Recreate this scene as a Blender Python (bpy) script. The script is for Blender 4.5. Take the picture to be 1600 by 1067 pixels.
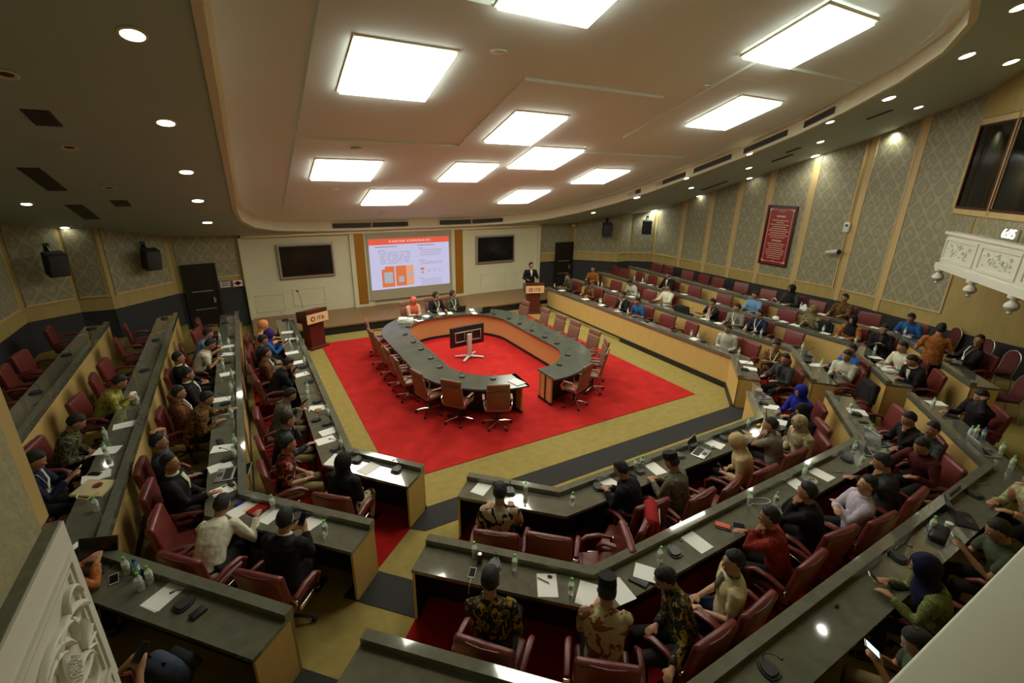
import bpy, bmesh, math, random
import numpy as np
from mathutils import Vector, Matrix, Euler, noise as mnoise
random.seed(7)
SC = bpy.context.scene
COL = SC.collection
for o in list(bpy.data.objects): bpy.data.objects.remove(o)
# ------------------------------------------------------------------ camera
H = 5.0; F = 729.0; PIT, ROLL, YAW = (math.radians(a) for a in (19.25, 1.0, 29.95))
def _basis():
    cy, sy, cp, sp = math.cos(YAW), math.sin(YAW), math.cos(PIT), math.sin(PIT)
    f = Vector((sy*cp, cy*cp, -sp)); r = Vector((cy, -sy, 0)); u = r.cross(f)
    cr, sr = math.cos(ROLL), math.sin(ROLL)
    return cr*r+sr*u, -sr*r+cr*u, f
RV, UV_, FV = _basis()
cam_d = bpy.data.cameras.new('camera'); cam = bpy.data.objects.new('camera', cam_d); COL.objects.link(cam)
cam.matrix_world = Matrix.Translation((0, 0, H)) @ Matrix((RV, UV_, -FV)).transposed().to_4x4()
cam_d.sensor_width = 36; cam_d.lens = 36*F/1600; cam_d.clip_start = .05
SC.camera = cam
SC.view_settings.view_transform = 'Standard'; SC.view_settings.look = 'None'
SC.view_settings.exposure = 1.15; SC.view_settings.gamma = 1.0; SC.view_settings.use_curve_mapping = False
W = bpy.data.worlds.new('world'); SC.world = W; W.use_nodes = True
W.node_tree.nodes['Background'].inputs[0].default_value = (.9, .8, .55, 1)
W.node_tree.nodes['Background'].inputs[1].default_value = .02
SC.cycles.max_bounces = 6; SC.cycles.diffuse_bounces = 4; SC.cycles.glossy_bounces = 3
SC.cycles.transmission_bounces = 4; SC.cycles.transparent_max_bounces = 8
SC.cycles.caustics_reflective = False; SC.cycles.caustics_refractive = False
PANEL_POWER = 5.2      # radiance of the ceiling light panels
SPOT_BRIGHT, SPOT_DIM = 16, 3
# ------------------------------------------------------------------ pixel -> place
def ray(u, v): return RV*((u-800)/F) - UV_*((v-533.5)/F) + FV
def P(u, v, z):
    d = ray(u, v); t = (z-H)/d.z; return Vector((0, 0, H)) + d*t
def onX(u, v, X): d = ray(u, v); return Vector((0, 0, H)) + d*(X/d.x)
def onY(u, v, Y): d = ray(u, v); return Vector((0, 0, H)) + d*(Y/d.y)
TILT = math.tan(math.radians(17.6)); ZS = 3.12
def zc(y, dz=0): return ZS + dz + TILT*(17.7-y)
def onC(u, v, dz=0):
    d = ray(u, v); k = (ZS+dz+TILT*17.7-H)/(d.z+TILT*d.y); return Vector((0, 0, H)) + d*k
def onW(u, v, A, B):
    d = ray(u, v); n = (-(B[1]-A[1]), B[0]-A[0]); k = (n[0]*A[0]+n[1]*A[1])/(n[0]*d.x+n[1]*d.y)
    return Vector((0, 0, H)) + d*k
# ------------------------------------------------------------------ materials
MATS = {}
def srgb(c):
    return tuple((x/12.92 if x <= .04045 else ((x+.055)/1.055)**2.4) for x in (k/255 for k in c))
def mat(name, col, rough=.6, metal=0., emit=None, es=0., spec=.5, trans=0., alpha=1., bump=0., bscale=60., var=0., vscale=8., col2=None, thr=None, coat=0.):
    if name in MATS: return MATS[name]
    m = bpy.data.materials.new(name); m.use_nodes = True; nt = m.node_tree; b = nt.nodes['Principled BSDF']
    c = tuple(col)+(1,)
    b.inputs['Base Color'].default_value = c; b.inputs['Roughness'].default_value = rough
    b.inputs['Metallic'].default_value = metal; b.inputs['Specular IOR Level'].default_value = spec
    b.inputs['Transmission Weight'].default_value = trans; b.inputs['Alpha'].default_value = alpha
    b.inputs['Coat Weight'].default_value = coat
    if emit: b.inputs['Emission Color'].default_value = tuple(emit)+(1,); b.inputs['Emission Strength'].default_value = es
    if var or col2 or bump:
        tc = nt.nodes.new('ShaderNodeTexCoord')
    if var or col2:
        n = nt.nodes.new('ShaderNodeTexNoise'); n.inputs['Scale'].default_value = vscale; n.inputs['Detail'].default_value = 5
        nt.links.new(tc.outputs['Object'], n.inputs['Vector'])
        r = nt.nodes.new('ShaderNodeValToRGB'); nt.links.new(n.outputs['Fac'], r.inputs['Fac'])
        lo = tuple(max(0, x*(1-var)) for x in col); hi = tuple(col2) if col2 else tuple(min(1, x*(1+var)) for x in col)
        r.color_ramp.elements[0].color = lo+(1,); r.color_ramp.elements[1].color = hi+(1,)
        a, z = thr or (.3, .7); r.color_ramp.elements[0].position = a; r.color_ramp.elements[1].position = z
        nt.links.new(r.outputs['Color'], b.inputs['Base Color'])
    if bump:
        n2 = nt.nodes.new('ShaderNodeTexNoise'); n2.inputs['Scale'].default_value = bscale; n2.inputs['Detail'].default_value = 3
        nt.links.new(tc.outputs['Object'], n2.inputs['Vector'])
        bp = nt.nodes.new('ShaderNodeBump'); bp.inputs['Strength'].default_value = bump; bp.inputs['Distance'].default_value = .02
        nt.links.new(n2.outputs['Fac'], bp.inputs['Height']); nt.links.new(bp.outputs['Normal'], b.inputs['Normal'])
    MATS[name] = m; return m
def batik(name, base, fig, third=None, scale=14, thr=.52, vor=False):
    """printed cloth: figures with a hard edge on a ground colour"""
    if name in MATS: return MATS[name]
    m = bpy.data.materials.new(name); m.use_nodes = True; nt = m.node_tree; b = nt.nodes['Principled BSDF']
    b.inputs['Roughness'].default_value = .8; b.inputs['Specular IOR Level'].default_value = .25
    tc = nt.nodes.new('ShaderNodeTexCoord')
    if vor:
        n = nt.nodes.new('ShaderNodeTexVoronoi'); out = 'Distance'
    else:
        n = nt.nodes.new('ShaderNodeTexNoise'); n.inputs['Detail'].default_value = 2; n.inputs['Distortion'].default_value = 1.5; out = 'Fac'
    n.inputs['Scale'].default_value = scale; nt.links.new(tc.outputs['Object'], n.inputs['Vector'])
    r = nt.nodes.new('ShaderNodeValToRGB'); r.color_ramp.interpolation = 'CONSTANT'
    r.color_ramp.elements[0].color = tuple(base)+(1,); r.color_ramp.elements[1].color = tuple(fig)+(1,); r.color_ramp.elements[1].position = thr
    if third: e = r.color_ramp.elements.new(thr+.08); e.color = tuple(third)+(1,)
    nt.links.new(n.outputs[out], r.inputs['Fac']); nt.links.new(r.outputs['Color'], b.inputs['Base Color'])
    MATS[name] = m; return m
def wood_mat(name, col, col2, scale=(1, 1, 12), rough=.45):
    if name in MATS: return MATS[name]
    m = mat(name, col, rough, col2=col2, vscale=6, thr=(.25, .75)); nt = m.node_tree
    mp = nt.nodes.new('ShaderNodeMapping'); mp.inputs['Scale'].default_value = scale
    tc = [n for n in nt.nodes if n.type == 'TEX_COORD'][0]; n = [n for n in nt.nodes if n.type == 'TEX_NOISE'][0]
    nt.links.new(tc.outputs['Object'], mp.inputs['Vector']); nt.links.new(mp.outputs['Vector'], n.inputs['Vector'])
    return m
def damask(name, a, b_, su=(1, 0)):
    """ogee lattice wallpaper; su = wall direction in plan"""
    m = bpy.data.materials.new(name); m.use_nodes = True; nt = m.node_tree; b = nt.nodes['Principled BSDF']
    b.inputs['Roughness'].default_value = .42; b.inputs['Specular IOR Level'].default_value = .35
    L = nt.links.new
    def math_(op, x, y=None):
        n = nt.nodes.new('ShaderNodeMath'); n.operation = op
        for i, v in enumerate((x, y)):
            if v is None: continue
            if isinstance(v, (int, float)): n.inputs[i].default_value = v
            else: L(v, n.inputs[i])
        return n.outputs[0]
    g = nt.nodes.new('ShaderNodeTexCoord'); s = nt.nodes.new('ShaderNodeSeparateXYZ'); L(g.outputs['Object'], s.inputs[0])
    u = math_('ADD', math_('MULTIPLY', s.outputs[0], su[0]), math_('MULTIPLY', s.outputs[1], su[1]))
    w = s.outputs[2]
    cu = math_('COSINE', math_('MULTIPLY', u, 2*math.pi/.44)); cw = math_('COSINE', math_('MULTIPLY', w, 2*math.pi/.62))
    lat = math_('ABSOLUTE', math_('ADD', cu, cw))
    n = nt.nodes.new('ShaderNodeTexNoise'); n.inputs['Scale'].default_value = 16; n.inputs['Detail'].default_value = 2
    L(g.outputs['Object'], n.inputs['Vector'])
    line = math_('LESS_THAN', lat, math_('MULTIPLY', n.outputs['Fac'], .62))
    blob = math_('GREATER_THAN', math_('ADD', math_('ABSOLUTE', math_('SUBTRACT', cu, cw)), 0), 1.55)
    bl2 = math_('MULTIPLY', math_('LESS_THAN', lat, 9), math_('GREATER_THAN', n.outputs['Fac'], .52))
    big = math_('GREATER_THAN', lat, 1.25)
    motif = math_('MULTIPLY', big, bl2)
    fac = math_('MAXIMUM', line, motif)
    mx = nt.nodes.new('ShaderNodeMix'); mx.data_type = 'RGBA'
    mx.inputs['A'].default_value = tuple(a)+(1,); mx.inputs['B'].default_value = tuple(b_)+(1,)
    L(fac, mx.inputs['Factor']); L(mx.outputs['Result'], b.inputs['Base Color'])
    MATS[name] = m; return m
M = dict(
 ceiling=mat('tray_ceiling_paint_lit', (.84, .94, .92), .8),  # lit copy of the ceiling paint, lightened for the glow around the panels
 soffit=mat('soffit_paint_shaded', (.45, .55, .50), .8),  # same ceiling paint darkened: the soffit's dimmer light is put into its colour
 cornice=mat('cornice_paint', (.78, .74, .56), .7),
 wallwood=wood_mat('wall_veneer', (.43, .32, .105), (.52, .39, .14), (1, 1, .2), .5),
 wallwhite=mat('stage_wall_paint', (.70, .68, .47), .7, var=.03, vscale=2),
 wains=mat('charcoal_wainscot', (.030, .032, .034), .6, var=.2, vscale=20),
 pil=wood_mat('pilaster_veneer', (.60, .42, .18), (.68, .50, .24), (1, 1, .2), .45),
 desk=mat('green_grey_granite', (.130, .134, .098), .06, var=.14, vscale=9, spec=.75, coat=1.),
 ledge=mat('granite_ledge', (.145, .150, .112), .06, var=.14, vscale=10, spec=.75, coat=1.),
 deskwood=wood_mat('desk_veneer', (.58, .39, .13), (.66, .46, .165), (3, 3, .4), .42),
 black=mat('black_laminate', (.012, .012, .012), .5),
 blackcarpet=mat('black_carpet', (.028, .027, .026), .95, bump=.3, bscale=200, var=.3, vscale=60),
 tan=mat('tan_carpet', (.34, .27, .085), 0.95, spec=.1, bump=.4, bscale=150, var=.10, vscale=7),
 red=mat('red_carpet', (.50, .017, .014), .95, spec=.25, bump=.4, bscale=180, var=.16, vscale=3.5),
 redfloor=mat('red_aisle_carpet', (.36, .012, .010), .95, spec=.1, bump=.4, bscale=180, var=.15, vscale=4),
 stage=wood_mat('stage_parquet', (.20, .11, .045), (.30, .175, .075), (1, 6, 1), .35),
 leather=mat('maroon_leather', (.155, .028, .023), .33, bump=.12, bscale=90, var=.15, vscale=5, spec=.5),
 brownleather=mat('brown_leather', (.22, .095, .062), .4, bump=.1, bscale=90, var=.1, vscale=5),
 chrome=mat('chrome', (.75, .74, .70), .15, 1.),
 blackp=mat('black_plastic', (.015, .015, .016), .4),
 darkgrey=mat('dark_grey_plastic', (.05, .05, .052), .4),
 silver=mat('silver_metal', (.55, .55, .53), .35, .8),
 paper=mat('white_paper', (.90, .91, .86), .7),
 white=mat('white_plaster', (.70, .70, .60), .6),
 whitep=mat('white_plastic', (.75, .75, .72), .4),
 screenoff=mat('dark_screen', (.006, .006, .007), .12),
 gold=mat('gold_mosaic', (.42, .20, .02), .35, .4, var=.6, vscale=45, bump=.4, bscale=60),
 lamp=mat('lamp_glow', (1, 1, 1), .5, emit=(1, .98, .84), es=9),
 lampb=mat('bright_lamp_glow', (1, 1, 1), .5, emit=(.97, 1, .93), es=26),
 panel=mat('light_panel_glow', (1, 1, 1), .5, emit=(1, .985, .83), es=PANEL_POWER),
 vent=mat('vent_metal', (.045, .042, .035), .5),
 podium=wood_mat('red_mahogany', (.085, .014, .010), (.12, .022, .014), (1, 1, 6), .35),
 podtop=mat('podium_sign_wood', (.80, .56, .28), .5),
 ink=mat('dark_red_ink', (.22, .02, .015), .5), inkb=mat('dark_ink', (.05, .045, .04), .5),
 plaque=mat('red_plaque', (.34, .012, .016), .3), cream=mat('cream_print', (.85, .72, .5), .5),
 frame=mat('dark_red_frame', (.06, .008, .008), .35),
 bottle=mat('clear_bottle', (.92, .97, .94), .06, trans=.35, spec=.7, alpha=.5),
 capg=mat('green_cap', (.16, .62, .06), .4), capb=mat('blue_cap', (.02, .05, .35), .4), lab=mat('bottle_label', (.62, .78, .62), .5),
 blueb=mat('blue_bottle', (.12, .45, .62), .1, trans=.4, alpha=.8),
 door=mat('dark_door', (.018, .012, .010), .35),
 glass=mat('dark_glass', (.004, .004, .004), .06, spec=.2),
 skin=mat('skin_tan', (.40, .205, .115), .5, spec=.3), skin2=mat('skin_light', (.52, .30, .185), .5, spec=.3), skin3=mat('skin_brown', (.27, .125, .065), .5, spec=.3),
 hair=mat('black_hair', (.008, .007, .006), .55, bump=.6, bscale=140),
 eye=mat('eye_white', (.7, .68, .62), .3), lip=mat('lips', (.33, .10, .075), .5),
 phone_on=mat('lit_phone_screen', (.1, .2, .25), .3, emit=(.35, .75, .95), es=1.6),
)
# ------------------------------------------------------------------ mesh helpers
class MB:
    def __init__(s): s.v = []; s.f = []; s.mi = []; s.mats = []
    def m(s, mt):
        if mt not in s.mats: s.mats.append(mt)
        return s.mats.index(mt)
    def add(s, vs, fs, mt=0):
        o = len(s.v); s.v += [tuple(v) for v in vs]; s.f += [tuple(i+o for i in f) for f in fs]; s.mi += [mt]*len(fs)
    def box(s, a, b, mt=0, T=None):
        x0, y0, z0 = a; x1, y1, z1 = b
        vs = [Vector(p) for p in ((x0,y0,z0),(x1,y0,z0),(x1,y1,z0),(x0,y1,z0),(x0,y0,z1),(x1,y0,z1),(x1,y1,z1),(x0,y1,z1))]
        if T: vs = [T @ v for v in vs]
        s.add(vs, [(0,3,2,1),(4,5,6,7),(0,1,5,4),(1,2,6,5),(2,3,7,6),(3,0,4,7)], mt)
    def prism(s, poly, z0, z1, mt=0):
        """poly: list of (x,y); z0/z1 number or function(x,y)"""
        n = len(poly); g = lambda z, p: z(*p) if callable(z) else z
        vs = [(p[0], p[1], g(z0, p)) for p in poly] + [(p[0], p[1], g(z1, p)) for p in poly]
        fs = [tuple(range(n-1, -1, -1)), tuple(range(n, 2*n))] + [(i, (i+1) % n, n+(i+1) % n, n+i) for i in range(n)]
        s.add(vs, fs, mt)
    def strip(s, A, B, z0, z1, mt=0, closed=False):
        """solid between two matched plan polylines"""
        n = len(A); g = lambda z, p: z(*p) if callable(z) else z
        vs = []
        for p in A: vs += [(p[0], p[1], g(z0, p)), (p[0], p[1], g(z1, p))]
        for p in B: vs += [(p[0], p[1], g(z0, p)), (p[0], p[1], g(z1, p))]
        fs = []; N = 2*n
        for i in range(n if closed else n-1):
            j = (i+1) % n; a0, a1, b0, b1 = 2*i, 2*i+1, N+2*i, N+2*i+1; c0, c1, d0, d1 = 2*j, 2*j+1, N+2*j, N+2*j+1
            fs += [(a1, c1, d1, b1), (a0, b0, d0, c0), (a0, c0, c1, a1), (b0, b1, d1, d0)]
        if not closed:
            fs += [(0, 1, N+1, N)]; k = 2*(n-1); fs += [(k, N+k, N+k+1, k+1)]
        s.add(vs, fs, mt)
    def tube(s, pts, rad, seg=8, mt=0, ref=None, cap=True):
        pts = [Vector(p) for p in pts]; n = len(pts)
        rad = [r if isinstance(r, (tuple, list)) else (r, r) for r in (rad if isinstance(rad, (list,)) else [rad]*n)]
        vs = []; fs = []; pr = Vector(ref) if ref else None
        for i, p in enumerate(pts):
            t = (pts[min(i+1, n-1)]-pts[max(i-1, 0)])
            t = t.normalized() if t.length > 1e-9 else Vector((0, 0, 1))
            if pr is None: pr = Vector((1, 0, 0)) if abs(t.x) < .9 else Vector((0, 1, 0))
            x = (pr - t*pr.dot(t))
            x = x.normalized() if x.length > 1e-6 else t.orthogonal().normalized()
            y = t.cross(x); pr = x
            for k in range(seg):
                a = 2*math.pi*k/seg; vs.append(p + x*math.cos(a)*rad[i][0] + y*math.sin(a)*rad[i][1])
        for i in range(n-1):
            for k in range(seg):
                k2 = (k+1) % seg; fs.append((i*seg+k, i*seg+k2, (i+1)*seg+k2, (i+1)*seg+k))
        if cap: fs += [tuple(range(seg-1, -1, -1)), tuple(range((n-1)*seg, n*seg))]
        s.add(vs, fs, mt)
    def lathe(s, prof, seg=14, mt=0, T=None):
        vs = []; fs = []; n = len(prof)
        for r, z in prof:
            for k in range(seg):
                a = 2*math.pi*k/seg; v = Vector((r*math.cos(a), r*math.sin(a), z)); vs.append(T @ v if T else v)
        for i in range(n-1):
            for k in range(seg):
                k2 = (k+1) % seg; fs.append((i*seg+k, i*seg+k2, (i+1)*seg+k2, (i+1)*seg+k))
        fs += [tuple(range(seg-1, -1, -1)), tuple(range((n-1)*seg, n*seg))]
        s.add(vs, fs, mt)
    def blob(s, c, r, fn=None, su=16, sv=12, mt=0, T=None):
        """closed ellipsoid, fn(unit vector)->radius factor"""
        vs = []; fs = []
        for j in range(1, sv):
            t = math.pi*j/sv
            for i in range(su):
                a = 2*math.pi*i/su; d = Vector((math.sin(t)*math.cos(a), math.sin(t)*math.sin(a), math.cos(t)))
                k = fn(d) if fn else 1; vs.append(Vector((d.x*r[0], d.y*r[1], d.z*r[2]))*k)
        kt = fn(Vector((0, 0, 1))) if fn else 1; kb = fn(Vector((0, 0, -1))) if fn else 1
        vs += [Vector((0, 0, r[2]*kt)), Vector((0, 0, -r[2]*kb))]
        for j in range(sv-2):
            for i in range(su):
                i2 = (i+1) % su; fs.append((j*su+i, (j+1)*su+i, (j+1)*su+i2, j*su+i2))
        tp = (sv-1)*su; bt = tp+1
        for i in range(su):
            i2 = (i+1) % su; fs.append((tp, i, i2)); fs.append((bt, (sv-2)*su+i2, (sv-2)*su+i))
        c = Vector(c); vs = [(T @ v if T else v)+c for v in vs]
        s.add(vs, fs, mt)
    def rbox(s, c, size, bev=.02, seg=3, mt=0, T=None):
        bm = bmesh.new(); bmesh.ops.create_cube(bm, size=1)
        for v in bm.verts: v.co = Vector((v.co.x*size[0], v.co.y*size[1], v.co.z*size[2]))
        bmesh.ops.bevel(bm, geom=bm.edges[:], offset=bev, segments=seg, profile=.5, affect='EDGES')
        bm.verts.ensure_lookup_table(); c = Vector(c)
        vs = [(T @ (v.co+c)) if T else v.co+c for v in bm.verts]
        s.add(vs, [tuple(v.index for v in f.verts) for f in bm.faces], mt); bm.free()
    def build(s, name, mats, parent=None, smooth=True, loc=None, rz=0, recalc=True):
        me = bpy.data.meshes.new(name); me.from_pydata(s.v, [], s.f)
        for mm in (mats if isinstance(mats, (list, tuple)) else [mats]): me.materials.append(mm)
        me.polygons.foreach_set('material_index', s.mi)
        if recalc:
            bm = bmesh.new(); bm.from_mesh(me); bmesh.ops.recalc_face_normals(bm, faces=bm.faces); bm.to_mesh(me); bm.free()
        if smooth:
            me.shade_smooth()
            try: me.set_sharp_from_angle(angle=math.radians(38))
            except Exception: pass
        o = bpy.data.objects.new(name, me); COL.objects.link(o)
        if parent: o.parent = parent
        if loc is not None: o.location = loc
        if rz: o.rotation_euler.z = rz
        return o
def tag(o, label=None, cat=None, group=None, kind=None):
    if label: o['label'] = label
    if cat: o['category'] = cat
    if group: o['group'] = group
    if kind: o['kind'] = kind
    return o
def empty(name, loc=(0, 0, 0), rz=0):
    o = bpy.data.objects.new(name, None); COL.objects.link(o); o.location = loc; o.rotation_euler.z = rz; o.empty_display_size = .1; return o
KIDS = {}
def children(o): return [c for c in bpy.data.objects if c.parent == o]
def dup(root, loc, rz, kids=None):
    """copy a thing with its parts and sub-parts; kids = cached tree"""
    r = root.copy(); COL.objects.link(r); r.location = loc; r.rotation_euler.z = rz
    def rec(tree, par):
        for c, sub in tree:
            d = c.copy(); COL.objects.link(d); d.parent = par; rec(sub, d)
    rec(kids, r); return r
def tree(o): return [(c, tree(c)) for c in children(o)]
def offset(poly, d):
    """offset plan polyline to the right-hand side of travel by d (mitred)"""
    out = []; n = len(poly); V = [Vector(p[:2]) for p in poly]
    for i in range(n):
        def nrm(a, b): t = (b-a).normalized(); return Vector((t.y, -t.x))
        if i == 0: nn = nrm(V[0], V[1]); k = 1
        elif i == n-1: nn = nrm(V[-2], V[-1]); k = 1
        else:
            a, b = nrm(V[i-1], V[i]), nrm(V[i], V[i+1]); nn = (a+b).normalized(); k = 1/max(.3, nn.dot(a))
        q = V[i]+nn*d*k; out.append((q.x, q.y))
    return out
ORD = ['first','second','third','fourth','fifth','sixth','seventh','eighth','ninth','tenth','eleventh','twelfth','thirteenth','fourteenth','fifteenth','sixteenth','seventeenth','eighteenth','nineteenth','twentieth']
def struct(o): o['kind'] = 'structure'; return o
# ================================================================== THE ROOM
XL, XR, YS = -4.9, 16.5, 17.75
CXM = 5.64
ROOM = [(11.5, 17.75), (13.45, 17.75), (14.95, 16.35), (15.65, 16.35), (16.5, 15.7), (16.5, 7.6), (15.75, 4.6), (15.2, -1.6), (-.7, -1.6),
        (-4.9, 3.2), (-4.9, 15.5), (-4.0, 16.1), (-3.3, 16.1), (-1.95, 17.5), (-.1, 17.75)]
# rows of desks: (height of ledge top, plan polyline of the outer edge)
ZR = {1: .90, 2: 1.06, 3: 1.23, 4: 1.42}
ROWS = dict(
 L1=[(.99, 15.28), (1.03, 6.87), (1.89, 5.87)], L2=[(-.41, 16.0), (-.44, 6.19), (.89, 4.83)],
 L3=[(-1.90, 15.9), (-1.77, 5.57), (-.10, 3.81)], L4=[(-3.23, 14.85), (-3.13, 5.6), (-2.3, 4.7)],
 R1=[(10.39, 15.24), (10.24, 6.77), (9.29, 5.86)], R2=[(11.73, 15.94), (11.69, 6.14), (10.18, 4.76)],
 R3=[(13.30, 15.73), (13.0, 5.52), (11.02, 3.77)], R4=[(14.75, 15.35), (14.06, 4.79), (11.88, 2.76)],
 N1=[(2.40, 5.37), (3.35, 4.45), (7.89, 4.45), (8.72, 5.25)], N2=[(1.39, 4.28), (2.75, 2.98), (8.34, 3.04), (9.82, 4.29)],
 N3=[(.44, 3.26), (2.17, 1.54), (8.86, 1.62), (10.78, 3.31)])
def FZ(row): return ZR[int(row[1])]-.80
def DZ(row): return ZR[int(row[1])]-.07
SGN = lambda row: -1 if row[0] == 'R' else 1
def seatside(row, d): return offset(ROWS[row], d*SGN(row))
# ---- floors
b = MB(); b.prism([(-5.5, -2.2), (17.2, -2.2), (17.2, 18.2), (-5.5, 18.2)], -.15, 0)
struct(b.build('floor', M['tan'], smooth=False))
def tier(inner, z0, z1):
    outer = [(inner[0][0], inner[0][1])]
    return inner
def ring(inner, z, name):
    """raised tier: everything outside the inner line, out to beyond the walls"""
    n = len(inner); out = []
    for (x, y) in inner:
        ox = XL-.3 if x < 3.5 else (XR+.4 if x > 8 else x)
        oy = y if y > 5.9 else (-1.9 if x == x else y)
        if y <= 5.9:
            ox = x-(.0 if 3.5 <= x <= 8 else (x-XL+.3 if x < 3.5 else x-XR-.4))
        out.append((ox, y if y > 5.9 else -1.9))
    b = MB(); b.strip(inner, out, z-.14 if z > .12 else 0, z); return struct(b.build(name, M['tan'], smooth=False))
i1 = [(1.0, 18.0), (1.03, 6.87), (1.89, 5.87), (9.29, 5.86), (10.24, 6.77), (10.4, 18.0)]
i2 = [(-.41, 18.0), (-.44, 6.19), (.89, 4.83), (2.75, 2.98), (8.34, 3.04), (10.18, 4.76), (11.69, 6.14), (11.75, 18)]
i3 = [(-1.9, 18.0), (-1.77, 5.57), (-.10, 3.81), (2.17, 1.54), (8.86, 1.62), (11.02, 3.77), (13.0, 5.52), (13.35, 18)]
ring(i1, .10, 'floor'); ring(i2, .26, 'floor'); ring(i3, .43, 'floor')
b = MB(); b.strip([(-3.2, 18), (-3.13, 5.6), (-2.3, 4.7), (-1, 3.3)], [(-5.3, 18), (-5.3, 5.6), (-5.3, 3.6), (-5.3, 1)], .43, .62)
b.strip([(14.8, 18), (14.06, 4.79), (11.88, 2.76), (9.6, .4)], [(17, 18), (17, 4.79), (17, 2.76), (17, -1.8)], .43, .62)
struct(b.build('floor', M['tan'], smooth=False))
# black step strips along every tier edge, seen in the aisles
def bandstrip(pts, d, z, name='trim_1'):
    b = MB(); b.strip(pts, offset(pts, d), z-.13, z+.006); return struct(b.build(name, M['blackcarpet'], smooth=False))
bandstrip([(1.75, 6.02), (1.89, 5.90), (9.29, 5.89), (9.43, 6.02)], .50, .10)
for pts, z in (([(.75, 4.97), (1.42, 4.28)], .26), ([(9.75, 4.22), (10.3, 4.86)], .26), ([(-.2, 3.91), (.5, 3.2)], .43), ([(10.7, 3.25), (11.1, 3.83)], .43)):
    bandstrip(pts, .47, z)
# red carpet on the floor of the pit and behind the rows
b = MB(); b.box((1.67, 6.87, 0), (9.25, 14.9, .012)); tag(b.build('carpet', M['red'], smooth=False), 'large bright red carpet spread under the oval conference table', 'carpet')
def redstrip(row, a, bb, trim=None):
    A = seatside(row, a); B = seatside(row, bb); z = FZ(row)
    b = MB(); b.strip(A, B, z, z+.008); return struct(b.build('floor', M['redfloor'], smooth=False))
for r in ('L1', 'N1', 'N2', 'R1'): redstrip(r, .03, 1.30)
# ---- stage
b = MB(); b.box((-.1, 15.72, 0), (11.5, 17.8, .26)); b.box((-.1, 15.70, .0), (11.5, 15.72, .25))
st = b.build('stage_riser', M['black'], smooth=False); struct(st)
b = MB(); b.box((-.1, 15.66, .26), (11.5, 17.8, .31)); struct(b.build('floor_stage', M['stage'], smooth=False))
# ---- walls
def wall(name, A, B, z0, top, m, thick=.15, depth=0.):
    """vertical slab on plan segment A-B, room on its left-hand... inward = towards room centre"""
    A = Vector(A); B = Vector(B); t = (B-A).normalized(); n = Vector((t.y, -t.x))
    c = Vector((5.6, 8)); 
    if n.dot(c-A) < 0: n = -n
    A2, B2 = A+n*depth, B+n*depth; A3, B3 = A-n*thick, B-n*thick
    b = MB(); b.prism([tuple(A2), tuple(B2), tuple(B3), tuple(A3)], z0, top); return struct(b.build(name, m, smooth=False))
zt = lambda x, y: zc(y)+.04
names = ['right','right','right','right','right','right','right','near','near','left','left','left','left','left']
DAM = {}
for i in range(len(ROOM)-1):
    A, B = ROOM[i], ROOM[i+1]; nm = 'wall_'+names[i]
    wall(nm, A, B, -.1, zt, M['wallwood'])
    wall('trim_2', A, B, -.1, 1.44, M['wains'], 0, .02)
    if i in (6, 7): continue
    t = (Vector(B)-Vector(A)); L = t.length; t.normalize()
    key = (round(t.x, 2), round(t.y, 2))
    if key not in DAM: DAM[key] = damask('damask_wallpaper_%d' % len(DAM), (.31, .285, .175), (.40, .37, .245), key)
    dm = DAM[key]
    if i == 4:   # long right wall: bays between the pilasters
        ys = [15.7, 14.15, 12.85, 11.68, 10.50, 9.10, 7.70]
        segs = [((16.5, ys[k]-.12), (16.5, ys[k+1]+.10)) for k in range(len(ys)-1)]
    elif i == 5:
        segs = [(tuple(Vector(A)+t*.12), tuple(Vector(A)+t*1.20)), (tuple(Vector(A)+t*1.42), tuple(Vector(A)+t*2.95))]
    elif i == 9:
        segs = [((-4.9, 3.4+k*1.5), (-4.9, 4.7+k*1.5)) for k in range(8)]
    elif i in (0, 12, 13): segs = [(tuple(Vector(A)+t*.12), tuple(Vector(B)-t*.12))]
    else: segs = [(tuple(Vector(A)+t*.06), tuple(Vector(B)-t*.06))]
    for k, (a, c) in enumerate(segs):
        zb = 1.86
        wall('trim_3', a, c, zb, zt, dm, 0, .02)
        wall('trim_4', a, c, zb-.05, zb, M['pil'], 0, .035)
        if i in (4, 5, 9):   # pilaster boards either side of each bay
            for e, s in ((a, -1), (c, 1)):
                p0 = Vector(e); p1 = p0+t*.035*s*(1 if i == 4 else 1)
                wall('trim_5', tuple(p0), tuple(p1), zb-.05, zt, M['pil'], 0, .04)
    if i == 5:
        for f in (0.0, 1.31): wall('trim_6', tuple(Vector(A)+t*(f-.08)), tuple(Vector(A)+t*(f+.08)), 1.44, zt, M['pil'], 0, .03)
    if i == 4:
        for y in ys[1:-1]: wall('trim_6', (16.5, y-.085), (16.5, y+.075), 1.44, zt, M['pil'], 0, .03)
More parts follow.
